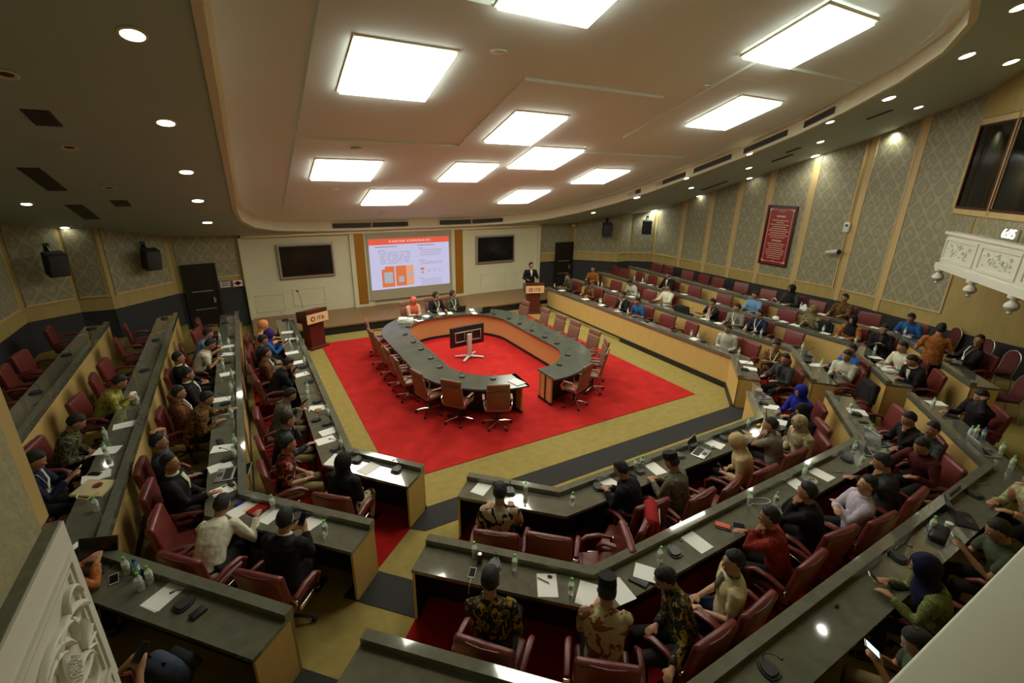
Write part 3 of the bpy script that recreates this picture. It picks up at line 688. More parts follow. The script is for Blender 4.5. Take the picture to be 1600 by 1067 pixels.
def balcony_front(r, x0, x1, z0, z1, y, s, npan, seed):
    """white plaster parapet, outward face at local y, outward direction s"""
    b = MB(); b.box((x0, min(y, y-s*.10), z0), (x1, max(y, y-s*.10), z1)); b.build('parapet_wall', M['white'], r, smooth=False)
    b = MB(); b.box((x0-.02, min(y+s*.05, y-s*.15), z1), (x1+.02, max(y+s*.05, y-s*.15), z1+.06)); b.build('handrail_cap', M['white'], r, smooth=False)
    b = MB(); b.box((x0-.02, min(y+s*.06, y-s*.10), z0-.10), (x1+.02, max(y+s*.06, y-s*.10), z0+.03)); b.build('base_moulding', M['white'], r, smooth=False)
    w = (x1-x0)/npan
    for k in range(npan):
        xa, xb = x0+k*w+.07, x0+(k+1)*w-.07; b = MB()
        b.strip([(xa, z0+.1), (xb, z0+.1), (xb, z1-.07), (xa, z1-.07)], [(xa+.05, z0+.15), (xb-.05, z0+.15), (xb-.05, z1-.12), (xa+.05, z1-.12)], 0, .025, closed=True)
        b.v = [(p[0], y+s*p[2], p[1]) for p in b.v]
        carve(b, xa+.07, xb-.07, z0+.17, z1-.14, y, s, seed+k); b.build('carved_panel', M['white'], r)
DB = .8
q = [wl(1480, 365, DB), wl(1468, 412, DB)]
bx0, bz1, bz0 = (q[0][0]+q[1][0])/2, q[0][1], q[1][1]
r = wallroot('balcony'); tag(r, 'white plaster balcony with carved panels and turned pendants on the far right wall', 'balcony')
PW = wl(1534, 382, DB)[0]-bx0
balcony_front(r, bx0, bx0+PW*5, bz0, bz1, ysg*DB, ysg, 5, 11)
b = MB(); b.box((bx0, 0, bz0-.06) if ysg > 0 else (bx0, ysg*DB, bz0-.06), (bx0+PW*5, DB, bz0+.0) if ysg > 0 else (bx0+PW*5, 0, bz0)); b.build('balcony_floor', M['wallwood'], r, smooth=False)
b = MB(); b.box((bx0, min(0, ysg*DB), bz0), (bx0+.1, max(0, ysg*DB), bz1)); b.build('side_parapet', M['white'], r, smooth=False)
for k in range(6):
    b = MB(); b.lathe([(.06, 0), (.10, -.03), (.10, -.07), (.05, -.10), (.05, -.13), (.10, -.18), (.11, -.23), (.08, -.28), (.03, -.31), (.04, -.34), (.005, -.37)], 14, T=Matrix.Translation((bx0+.08+k*PW*.985, ysg*(DB-.03), bz0-.08))); b.build('pendant', M['white'], r)
ca, cz = wl(1577, 366, .03)
r = wallroot('wall_clock'); tag(r, 'glowing white digital clock reading 6:05 above the balcony', 'clock')
b = MB(); b.box((ca-.34, min(0, ysg*.04), cz-.11), (ca+.34, max(0, ysg*.04), cz+.11)); b.build('casing', MATS['veneer_clock'] if 'veneer_clock' in MATS else mat('clock_casing', (.30, .28, .18), .5), r, smooth=False)
o = text('6:05', .27, mat('clock_digits', (1, 1, 1), .5, emit=(.9, .93, 1), es=2), r, (ca, ysg*.05, cz), rot=(math.pi/2, 0, math.pi if ysg > 0 else 0), shear=.15, name='digits')
# ---- foreground: left parapet and its wall, right parapet
r = empty('balcony', (0, 0, 0)); tag(r, 'white carved plaster balcony parapet at the lower left corner', 'balcony')
Xp = -.66; y1p = 1.835; ZP = 3.90
b = MB(); b.box((Xp-.045, -1.2, 2.9), (Xp, y1p, ZP)); b.build('parapet_wall', M['white'], r, smooth=False)
b = MB(); b.box((Xp-.05, -1.2, ZP-.01), (Xp-.004, y1p+.003, ZP+.004)); b.build('handrail_cap', mat('grey_cap_stone', (.15, .15, .10), .5, var=.2, vscale=30), r, smooth=False)
b = MB()   # framed, carved face towards the hall
def py(x, z, d): return (Xp+d, x, z)
ya, yb, za, zb2 = 1.05, y1p-.05, 3.28, ZP-.10
for (p_, q_, d) in (((-1.2, ZP-.10), (y1p, ZP), .004), ((y1p-.05, 3.2), (y1p, ZP-.101), .004)):
    b.box((Xp, p_[0], p_[1]), (Xp+d, q_[0], q_[1]))
for o_, w_, d in ((0, .018, .014), (.03, .012, .009)):
    A4 = [(ya+o_, za+o_), (yb-o_, za+o_), (yb-o_, zb2-o_), (ya+o_, zb2-o_)]; B4 = [(ya+o_+w_, za+o_+w_), (yb-o_-w_, za+o_+w_), (yb-o_-w_, zb2-o_-w_), (ya+o_+w_, zb2-o_-w_)]
    t_ = MB(); t_.strip(A4, B4, 0, d, closed=True); b.add([(Xp+p[2], p[0], p[1]) for p in t_.v], t_.f)
b.build('frame_moulding', M['white'], r, smooth=False)
def leafband(b, pts, w0, w1, d):
    n = len(pts); b.tube([py(*p) for p in [(x, z, d*.4) for x, z in pts]], [((w0+(w1-w0)*i/(n-1))*(1 if 0 < i < n-1 else .2), d*.9) for i in range(n)], 8, ref=(0, 0, 1))
b = MB()
def arc(c0, r0, r1, a0_, a1_, n=20): return [(c0[0]+(r0+(r1-r0)*k/(n-1))*math.cos(math.radians(a0_+(a1_-a0_)*k/(n-1))), c0[1]+(r0+(r1-r0)*k/(n-1))*math.sin(math.radians(a0_+(a1_-a0_)*k/(n-1)))) for k in range(n)]
for c0, r0, r1, aa, ab, w0, w1 in (((1.42, 3.52), .20, .05, 20, 420, .014, .008), ((1.42, 3.52), .165, .03, 40, 400, .010, .006), ((1.60, 3.60), .15, .03, -60, -400, .013, .006), ((1.24, 3.55), .16, .04, 160, 520, .012, .006),
        ((1.52, 3.44), .30, .22, 30, 110, .016, .004), ((1.40, 3.42), .34, .27, 40, 95, .012, .004), ((1.62, 3.42), .12, .02, 200, -160, .011, .006), ((1.68, 3.66), .08, .02, 0, 330, .010, .004), ((1.15, 3.7), .11, .02, 0, 400, .01, .005)):
    leafband(b, arc(c0, r0, r1, aa, ab, 26), w0, w1, .016)
for k in range(10):   # acanthus fan
    a = math.radians(20+k*16); leafband(b, [(1.50+t*.13*math.cos(a+t*.4), 3.44+t*.13*math.sin(a+t*.4)) for t in (.15, .4, .7, 1)], .012, .009, .014)
for k in range(9):
    a = math.radians(-100+k*22); leafband(b, [(1.66+t*.10*math.cos(a), 3.50+t*.10*math.sin(a)) for t in (.1, .4, .7, 1)], .009, .007, .012)
for k in range(46):   # seed head
    a = k*2.4; q = .0065*math.sqrt(k); b.blob(py(1.545+q*math.cos(a), 3.545+q*math.sin(a), .016), (.007, .005, .005), su=6, sv=5)
b.build('carved_scrolls', M['white'], r)
stone = mat('beige_stone_wall', (.33, .31, .17), .7, bump=.3, bscale=30, var=.12, vscale=25)
b = MB(); b.box((-.95, -1.6, ZP), (-.70, 1.80, 6.5)); o = b.build('wall_left', stone, smooth=False); struct(o)
b = MB(); b.box((-.95, 1.81, ZP), (-.705, 1.89, 6.5)); o = b.build('trim_17', M['wallwood'], smooth=False); struct(o)
b = MB(); b.box((-.95, 1.798, ZP), (-.71, 1.812, 6.5)); struct(b.build('trim_18', M['black'], smooth=False))
r = empty('balcony', (0, 0, 0)); tag(r, 'plain white balcony parapet top across the lower right corner', 'balcony')
yp = P(1390, 1067, ZP).y; yq = P(1600, 860, ZP).y
b = MB(); b.box((.62, yp-.24, 2.9), (3.2, yp, ZP-.04)); b.build('parapet_wall', M['white'], r, smooth=False)
b = MB(); b.rbox((1.91, (yp+yq)/2-.13, ZP-.02), (2.62, .27, .05), .008); b.build('handrail_cap', mat('white_painted_cap', (.90, .96, .82), .5), r)
b = MB(); b.box((-.7, -1.6, 2.75), (3.3, yp-.02, 2.88)); struct(b.build('floor_balcony', M['tan'], smooth=False))
# ================================================================== FURNITURE
ROWNAME = dict(L1='innermost left desk', L2='second left desk', L3='third left desk', L4='outermost left desk', R1='innermost right desk', R2='second right desk', R3='third right desk', R4='outermost right desk', N1='front near desk', N2='middle near desk', N3='rear near desk')
def trim(pl, e):
    V = [Vector(p) for p in pl]; V[0] = V[0]+(V[1]-V[0]).normalized()*e; V[-1] = V[-1]+(V[-2]-V[-1]).normalized()*e; return [tuple(v) for v in V]
def desk(row, lab):
    z = ZR[int(row[1])]; zd = z-.07; zf = FZ(row); zl = zf-.17 if row[1] != '1' else 0
    o = lambda d: seatside(row, d)
    r = empty('desk', (0, 0, 0)); tag(r, lab, 'desk', 'tiered delegate desks')
    b = MB(); b.strip(o(0), o(.475), zd-.045, zd); b.build('worktop', M['desk'], r, smooth=False)
    b = MB(); b.strip(o(-.01), o(.095), zd, z); b.build('raised_ledge', M['ledge'], r, smooth=False)
    b = MB(); b.strip(o(.010), o(.045), zl+.15, zd-.045); b.build('front_panel', M['deskwood'], r, smooth=False)
    b = MB(); b.strip(o(-.014), o(.05), zl, zl+.15); b.build('skirting', M['black'], r, smooth=False)
    b = MB(); b.strip(trim(o(.10), .04), trim(o(.13), .04), zf, zd-.05); b.build('inner_panel', M['black'], r, smooth=False)
    for e in (0, -1):
        A, B = Vector(o(.015)[e]), Vector(o(.46)[e]); nb = Vector(ROWS[row][1 if e == 0 else -2]); t = (nb-A); t = (t-(B-A).normalized()*t.dot((B-A).normalized())).normalized()
        b = MB(); b.strip([tuple(A), tuple(B)], [tuple(A+t*.03), tuple(B+t*.03)], zl+.10 if row[1] == '1' else zf+.0, zd-.045)
        b.build('end_panel', M['deskwood'], r, smooth=False)
        b = MB(); b.strip([tuple(A+t*.0305), tuple(B+t*.0305)], [tuple(A+t*.036), tuple(B+t*.036)], zf, zd-.046); b.build('end_lining', M['black'], r, smooth=False)
        b = MB(); b.strip([tuple(A), tuple(B)], [tuple(A+t*.031), tuple(B+t*.031)], zl, zl+.10 if row[1] == '1' else zf+.0); b.build('end_skirting', M['black'], r, smooth=False)
    return r
for row in ROWS:
    side = {'L': 'left', 'R': 'right', 'N': 'near'}[row[0]]
    lab = {'L': 'long angled dark granite desk on the left side, %s row from the red carpet', 'R': 'long wood-fronted dark desk on the right side, %s row from the red carpet', 'N': 'bent dark granite desk nearest the camera, %s row from the red carpet'}[row[0]] % VN[int(row[1])-1]
    desk(row, lab)
def seg_near(q, pts):
    best = None
    for i in range(len(pts)-1):
        a, b_ = Vector(pts[i]), Vector(pts[i+1]); d = b_-a; t = max(0, min(1, (q-a).dot(d)/d.length_squared)); c_ = a+d*t
        if best is None or (q-c_).length < best[0]: best = ((q-c_).length, c_, d.normalized())
    return best
TC = Vector((5.38, 11.13))
def track(hw, hl, r, n=14):
    """rounded rectangle from the right end of the gap, round the back, to the left end"""
    pts = [(5.66-TC.x, -hl)]
    for (sx, sy, a0_) in ((1, -1, -90), (1, 1, 0), (-1, 1, 90), (-1, -1, 180)):
        for k in range(n+1):
            a = math.radians(a0_+90*k/n); pts.append((sx*(hw-r)+r*math.cos(a), sy*(hl-r)+r*math.sin(a)))
    pts.append((4.94-TC.x, -hl)); return [(x+TC.x, y+TC.y) for x, y in pts]
Lo, Li = track(2.34, 3.27, 1.95), track(1.53, 2.55, 1.2)
# ---- maroon armchair
def star(b, r0, zc_, n=5, mt=0, cast=1, rad=.018):
    for k in range(n):
        a = 2*math.pi*k/n+.3; c, s = math.cos(a), math.sin(a)
        b.tube([(0, 0, zc_), (c*r0*.5, s*r0*.5, zc_-.015), (c*r0, s*r0, zc_-.05)], [(rad*1.3, rad), (rad, rad*.9), (rad*.7, rad*.7)], 7, mt)
        if cast: b.tube([(c*r0-s*.02, s*r0+c*.02, .03), (c*r0+s*.02, s*r0-c*.02, .03)], .03, 10, cast)
def chair_maroon():
    r = empty('armchair'); L = M['leather']
    b = MB(); b.rbox((0, .02, .44), (.52, .50, .12), .045, 4); b.build('seat', L, r)
    T = Matrix.Translation((0, -.235, .50)) @ Matrix.Rotation(math.radians(9), 4, 'X')
    b = MB(); b.rbox((0, 0, .22), (.56, .095, .50), .042, 4, T=T)
    b.v = [(v[0], v[1]+.10*(v[0]/.28)**2*.5, v[2]+(.025*(1-(v[0]/.28)**2) if v[2] > .8 else 0)) for v in b.v]
    bk = b.build('backrest', L, r)
    b = MB(); b.tube([T @ Vector((x, -.005+.05*(x/.28)**2, .462-(.012 if abs(x) > .2 else 0))) for x in (-.25, -.12, 0, .12, .25)], .008, 6); b.build('piping', M['leather'], bk)
    for s in (-1, 1):
        b = MB(); pts = [(s*.30, -.20, .50), (s*.325, -.17, .64), (s*.325, -.02, .675), (s*.325, .14, .655), (s*.315, .22, .58), (s*.29, .20, .47)]
        b.tube(pts, [(.026, .03), (.03, .026), (.034, .026), (.034, .026), (.03, .026), (.024, .024)], 8, ref=(1, 0, 0)); a = b.build('armrest', L, r)
        b = MB(); b.rbox((s*.325, -.205, .60), (.065, .02, .06), .006); b.rbox((s*.30, 0, .42), (.02, .24, .05), .006); b.build('bracket', M['chrome'], a)
    b = MB(); b.tube([(0, 0, .38), (0, 0, .10)], .03, 10); b.rbox((0, 0, .37), (.2, .2, .03), .01); b.build('column', M['blackp'], r)
    b = MB(); star(b, .29, .11); b.build('star_base', [M['blackp'], M['blackp']], r)
    return r
def chair_brown():
    r = empty('conference_chair'); L = M['brownleather']
    b = MB(); b.rbox((0, .02, .46), (.50, .48, .085), .035, 4); b.build('seat', L, r)
    T = Matrix.Translation((0, -.225, .50)) @ Matrix.Rotation(math.radians(11), 4, 'X')
    b = MB(); b.rbox((0, 0, .22), (.48, .05, .46), .022, 3, T=T); b.v = [(v[0], v[1]+.035*(v[0]/.24)**2, v[2]) for v in b.v]; b.build('backrest', L, r)
    b = MB(); b.rbox((0, -.004, .535), (.47, .06, .15), .026, 3, T=T); b.v = [(v[0], v[1]+.035*(v[0]/.24)**2, v[2]) for v in b.v]; b.build('headrest', L, r)
    for s in (-1, 1):
        b = MB(); pts = [(s*.25, -.18, .44), (s*.29, -.19, .58), (s*.295, -.10, .655), (s*.295, .12, .655), (s*.28, .20, .56), (s*.25, .16, .44)]
        b.tube(pts, [(.014, .02)]*6, 8, ref=(1, 0, 0)); a = b.build('arm_frame', M['chrome'], r)
        b = MB(); b.rbox((s*.295, 0, .672), (.055, .26, .03), .012); b.build('arm_pad', L, a)
    b = MB(); b.tube([(0, 0, .41), (0, 0, .10)], .028, 10); b.rbox((0, 0, .405), (.22, .22, .03), .01); b.build('column', M['blackp'], r)
    b = MB(); star(b, .31, .12, 5, 0, 1, .016); b.build('star_base', [M['chrome'], M['blackp']], r)
    return r
def chair_banquet():
    r = empty('banquet_chair'); red = mat('dark_red_fabric', (.10, .016, .016), .8)
    b = MB(); b.rbox((0, .02, .45), (.42, .42, .07), .03, 3); b.build('seat', red, r)
    T = Matrix.Translation((0, -.22, .50)) @ Matrix.Rotation(math.radians(8), 4, 'X')
    out = [(.20*math.cos(math.radians(a)), .24+.21*math.sin(math.radians(a))) for a in range(0, 181, 15)]
    full = [(.19, -.05)]+out+[(-.19, -.05)]
    b = MB(); b.prism([(x*.93, z*.97) for x, z in full], -.018, .018); b.v = [tuple(T @ Vector((v[0], v[2], v[1]))) for v in b.v]; b.build('back_pad', red, r)
    b = MB(); b.tube([T @ Vector((x, 0, z)) for x, z in full]+[T @ Vector((.19, 0, -.05))], .013, 8); b.build('back_frame', M['silver'], r)
    for s in (-1, 1):
        for f in (-1, 1):
            b = MB(); b.tube([(s*.19, f*.18, .45 if f > 0 else .47), (s*.20, f*(.20 if f > 0 else .28), .0)], .012, 8); b.build('leg', M['silver'], r)
    return r
PROTO = {'m': chair_maroon(), 'b': chair_brown(), 'q': chair_banquet()}
TREE = {k: tree(v) for k, v in PROTO.items()}; FIRST = {k: True for k in PROTO}
CHAIRS = {}; ALLCH = []
def chair(kind, p, az, row, key=None, note=None):
    """az = compass direction the sitter faces"""
    if kind == 'm': p = clamp_row(row, p, .70, 1.0)
    elif kind == 'b': p = clamp_table(p, .10)
    rz = -math.radians(az)
    for q in ALLCH:
        if (Vector(q)-Vector(p)).length < (.50 if key is None and row not in ('T', 'Q') else .30): return None
    ALLCH.append(tuple(p))
    if FIRST[kind]: o = PROTO[kind]; FIRST[kind] = False; o.location = p; o.rotation_euler.z = rz
    else: o = dup(PROTO[kind], p, rz, TREE[kind])
    CHAIRS.setdefault((kind, row), []).append((key if key is not None else (-p[1] if row[0] in 'LR' else p[0]), o, note)); return o
def clamp_row(row, p, lo, hi):
    q = Vector((p[0], p[1])); L, c_, d = seg_near(q, ROWS[row])
    if L < 1e-6: return Vector(p)
    n = Vector((d.y, -d.x))*SGN(row)
    dist = (q-c_).dot(n); t = max(lo, min(hi, dist))
    q2 = q+n*(t-dist); return Vector((q2.x, q2.y, p[2]))
def clamp_item(row, p, half=.15):
    if row not in ROWS: return p
    pl = trim(seatside(row, .285), .12); q = Vector((p[0], p[1])); L, c_, d = seg_near(q, pl)
    if L > half: q = c_+(q-c_)*(half/L)
    return Vector((q.x, q.y, p[2]))
def clamp_table(p, lo):
    q = Vector((p[0], p[1])); L, c_, d = seg_near(q, Lo); n = (c_-TC).normalized()
    nn = Vector((d.y, -d.x)); nn = nn if nn.dot(c_-TC) > 0 else -nn
    dist = (q-c_).dot(nn)
    if dist < lo: q = q+nn*(lo-dist)
    return Vector((q.x, q.y, p[2]))
FACE = dict(L=90, R=270, N=0)
rc = random.Random(11)
def empty_chair(row, u, v, az, jit=14, z=.955, kind='m'):
    top = P(u, v, FZ(row)+z); a = math.radians(az+rc.uniform(-jit, jit)); d = Vector((math.sin(a), math.cos(a)))
    q = Vector((top.x, top.y))+d*.30
    chair(kind, Vector((q.x, q.y, FZ(row)+.008)), math.degrees(a), row)
for u, v, az in ((1495, 515, 305), (1545, 533, 306), (1585, 552, 306), (1600, 590, 318)):
    top = P(u, v, .62+.9); chair('q', Vector((top.x-.2, top.y+.15, .63)), az, 'Q', key=u)
# ---- oval conference table
r = empty('conference_table', (0, 0, 0)); tag(r, 'large oval ring-shaped conference table with green-grey top and wooden inner panels', 'table')
top_m = mat('table_top_laminate', (.080, .092, .070), .20, var=.12, vscale=3, spec=.5)
b = MB(); b.strip(Lo, Li, .705, .745); b.build('tabletop', top_m, r)
b = MB(); b.strip(track(1.60, 2.62, 1.26), track(1.63, 2.65, 1.29), .10, .705); tw = mat('table_panel_wood', (.60, .34, .13), .4); b.build('inner_panel', tw, r)
b = MB(); b.strip(track(1.59, 2.61, 1.25), track(1.64, 2.66, 1.3), .0, .10); b.build('inner_skirting', M['black'], r)
b = MB(); b.strip(track(1.90, 2.86, 1.5), track(1.93, 2.89, 1.53), .0, .705); b.build('outer_panel', M['black'], r)
for x0, x1 in ((4.88, 4.92), (5.68, 5.72)):
    b = MB(); b.box((x0, 8.02, .08), (x1, 8.53, .705)); b.build('end_panel', tw, r, smooth=False)
    b = MB(); b.box((x0-.005, 8.01, 0), (x1+.005, 8.54, .08)); b.build('end_skirting', M['black'], r, smooth=False)
def table_chair(u, v, z=1.10, note=None, jit=6):
    top = P(u, v, z); q = Vector((top.x, top.y)); ax = Vector((TC.x+max(-.3, min(.3, q.x-TC.x)), max(9.7, min(12.6, q.y)))); d = (ax-q).normalized()
    a = math.degrees(math.atan2(d.x, d.y))+rc.uniform(-jit, jit); d = Vector((math.sin(math.radians(a)), math.cos(math.radians(a)))); q = q+d*.33
    ang = math.atan2(q.x-TC.x, q.y-TC.y); chair('b', Vector((q.x, q.y, .013)), a, 'T', key=ang)
for u, v in ((779, 602), (703, 595), (657, 577), (633, 556), (617, 541), (603, 527), (592, 514), (600, 499), (801, 475), (832, 485), (851, 496), (873, 506), (898, 519), (919, 531), (931, 547), (909, 566), (636, 472)):
    table_chair(u, v)
# ---- display on a wheeled stand inside the ring
r = empty('display_stand', (5.30, 11.75, .012), math.radians(6)); tag(r, 'flat display on a silver pedestal stand, seen from behind inside the oval table', 'display')
b = MB(); b.rbox((0, .06, .66), (1.12, .07, .60), .02); b.build('display_panel', M['blackp'], r)
b = MB()
for x0, x1, z in ((-.42, .42, .80), (-.42, .42, .52)): b.rbox(((x0+x1)/2, .0, z), (x1-x0, .03, .03), .006)
for x in (-.42, -.12, .12, .42): b.rbox((x, .0, .66), (.03, .03, .31), .006)
b.build('mounting_bracket', M['silver'], r)
b = MB(); b.rbox((0, -.06, .40), (.14, .08, .68), .02); b.build('pedestal', mat('pale_metal', (.62, .60, .55), .4), r)
for s in (-1, 1):
    for t in (-1, 1):
        b = MB(); b.tube([(0, -.05, .07), (s*.34, -.05+t*.25, .035)], [(.05, .03), (.035, .02)], 8); b.build('leg', MATS['pale_metal'], r)
# ---- lecterns
def lectern(loc, rz, lab):
    r = empty('lectern', loc, rz); tag(r, lab, 'lectern')
    W_ = M['podium']
    b = MB(); b.rbox((0, 0, .04), (.62, .52, .08), .01); b.build('plinth', W_, r)
    b = MB(); b.strip([(-.24, -.18), (.24, -.18), (.24, .18), (-.24, .18)], [(-.05, -.05), (.05, -.05), (.05, .05), (-.05, .05)], .08, .84, closed=True); b.build('body', W_, r, smooth=False)
    b = MB(); b.prism([(-.36, -.26), (.36, -.26), (.36, .24), (-.36, .24)], .82, lambda x, y: 1.14+(.10 if y < 0 else 0)); b.build('reading_desk', W_, r, smooth=False)
    b = MB(); b.box((-.36, -.285, .84), (.36, -.262, 1.12)); s = b.build('sign_board', M['podtop'], r, smooth=False)
    text('ITB', .16, M['ink'], s, (.09, -.292, .975), name='lettering', space=1.1)
    b = MB(); b.lathe([(.075, 0), (.075, .006)], 20, T=Matrix.Translation((-.17, -.286, .975)) @ Matrix.Rotation(math.pi/2, 4, 'X')); b.build('emblem', M['ink'], s, smooth=False)
    b = MB(); b.lathe([(.045, 0), (.045, .004)], 6, T=Matrix.Translation((-.17, -.292, .975)) @ Matrix.Rotation(math.pi/2, 4, 'X')); b.build('emblem_centre', M['podtop'], s, smooth=False)
    return r
lectern((1.50, 14.72, 0), math.radians(28), 'dark red wooden lectern with a lettered sign board beside the innermost left desk')
lectern((9.62, 15.10, 0), math.radians(-18), 'dark red wooden lectern with a lettered sign board at which the speaker stands')
def goose(b, pts, r=.005): b.tube(pts, r, 6)
b = MB(); b.tube([(1.30, 14.92, 1.2), (1.28, 14.95, 1.5), (1.22, 14.9, 1.72)], .006, 6); b.tube([(1.22, 14.9, 1.72), (1.19, 14.87, 1.77)], .022, 8)
tag(b.build('microphone', M['blackp']), 'thin gooseneck microphone standing up from the empty left lectern', 'microphone')
# ================================================================== PEOPLE
def hexm(name, r, g, b_, rough=.8, **k): return mat(name, tuple(x*1.0 for x in srgb((r, g, b_))), rough, spec=.25, bump=.25, bscale=18, **k)
C = dict(
 black=hexm('black_cloth', 30, 29, 30), suit=hexm('black_suit_cloth', 24, 24, 27), navy=hexm('navy_cloth', 30, 36, 58), grey=hexm('grey_cloth', 128, 124, 112), dgrey=hexm('dark_grey_cloth', 58, 60, 60),
 white=hexm('white_cloth', 215, 212, 190), cream=hexm('cream_cloth', 205, 195, 150), offw=hexm('pale_shirt_cloth', 190, 190, 172), lblue=hexm('light_blue_cloth', 110, 150, 190), blue=hexm('blue_cloth', 40, 90, 150),
 royal=hexm('royal_blue_cloth', 25, 35, 150), purple=hexm('purple_cloth', 62, 40, 118), peach=hexm('peach_cloth', 225, 150, 95), coral=hexm('coral_cloth', 225, 110, 85), pink=hexm('pale_peach_cloth', 215, 170, 140),
 beige=hexm('beige_cloth', 190, 165, 120), khaki=hexm('khaki_cloth', 125, 110, 72), jeans=hexm('blue_jeans', 35, 50, 85), lav=hexm('lavender_cloth', 185, 175, 190), maroon=hexm('maroon_cloth', 70, 22, 26), teal=hexm('dark_teal_leather', 40, 55, 55, .4),
 navyh=hexm('navy_scarf_cloth', 24, 26, 58), redj=hexm('red_jacket_cloth', 150, 22, 24), denim=hexm('slate_cloth', 62, 72, 88),
 lime=batik('lime_batik', srgb((150, 150, 60)), srgb((175, 178, 95)), srgb((110, 100, 40)), 12, .5), dgreen=batik('dark_green_batik', srgb((40, 48, 36)), srgb((120, 112, 60)), srgb((60, 80, 75)), 13, .5),
 brown=batik('brown_batik', srgb((98, 60, 32)), srgb((140, 92, 50)), srgb((52, 34, 22)), 20, .5), orange=batik('orange_batik', srgb((150, 88, 38)), srgb((176, 112, 56)), srgb((120, 66, 30)), 12, .5),
 redb=batik('red_batik', srgb((120, 30, 24)), srgb((165, 62, 40)), srgb((90, 20, 18)), 28, .5), redblk=batik('red_black_batik', srgb((44, 34, 32)), srgb((168, 40, 30)), srgb((170, 160, 140)), 7, .50),
 yb=batik('black_yellow_batik', srgb((26, 26, 18)), srgb((150, 122, 40)), srgb((70, 62, 26)), 13, .55), gold=batik('gold_brown_batik', srgb((74, 48, 22)), srgb((150, 112, 52)), srgb((44, 30, 18)), 15, .5),
 greyb=batik('grey_batik', srgb((92, 90, 76)), srgb((132, 128, 108)), srgb((58, 58, 50)), 18, .5), greenlace=batik('green_lace', srgb((98, 112, 58)), srgb((140, 150, 88)), srgb((76, 90, 46)), 30, .5),
 floral=batik('floral_scarf', srgb((176, 168, 130)), srgb((122, 140, 112)), srgb((190, 110, 76)), 11, .52), zig=batik('beige_rust_batik', srgb((170, 160, 120)), srgb((126, 64, 34)), srgb((100, 90, 66)), 6, .52),
 bw=batik('cream_black_batik', srgb((178, 162, 132)), srgb((28, 26, 28)), None, 5, .53), olive=hexm('olive_cloth', 66, 74, 52), pattern=batik('green_white_print', srgb((60, 70, 50)), srgb((170, 170, 140)), srgb((120, 100, 70)), 20, .5),
 kg=batik('dark_print', srgb((40, 40, 36)), srgb((96, 90, 60)), None, 18, .52), stripe=hexm('striped_grey_wrap', 150, 138, 120),
)
def ik(a, t, l1, l2, pole):
    d = t-a; L = min(d.length, (l1+l2)*.995); d = d.normalized(); x = (l1*l1-l2*l2+L*L)/(2*L); h = math.sqrt(max(1e-6, l1*l1-x*x))
    p = (pole-d*pole.dot(d)).normalized(); return a+d*x+p*h, a+d*L
def sweep(b, secs, seg=14):
    """loft through explicit ellipse sections (centre, x axis, y axis)"""
    vs = []; fs = []; n = len(secs)
    for c, X, Y in secs:
        for k in range(seg): a = 2*math.pi*k/seg; vs.append(c+X*math.cos(a)+Y*math.sin(a))
    for i in range(n-1):
        for k in range(seg): k2 = (k+1) % seg; fs.append((i*seg+k, i*seg+k2, (i+1)*seg+k2, (i+1)*seg+k))
    fs += [tuple(range(seg-1, -1, -1)), tuple(range((n-1)*seg, n*seg))]; b.add(vs, fs)
def headfn(d):
    k = 1.0
    if d.z < 0: k -= .10*(-d.z)*(1-max(0, d.y))          # narrow jaw
    if d.y > .6 and -.35 < d.z < .25: k += .0
    return k
PEOPLE = []
def remesh(o, vs):
    m = o.modifiers.new('surface', 'REMESH'); m.mode = 'VOXEL'; m.voxel_size = vs; m.use_smooth_shade = True
    s = o.modifiers.new('smooth', 'SMOOTH'); s.factor = .5; s.iterations = 2
POSES = {  # wrist (x out, y forward, z above seat) for a seated person, floor-based heights
 'desk': (.16, .40, .77), 'type': (.11, .44, .77), 'lap': (.09, .27, .63), 'phone': (.06, .33, .86), 'phoned': (.07, .42, .86), 'armrest': (.29, .16, .70), 'reach': (.24, .58, .77), 'side': (.42, .30, .77), 'down': (.25, .05, .55), 'fold': (-.07, .25, .84), 'write': (.05, .42, .77)}
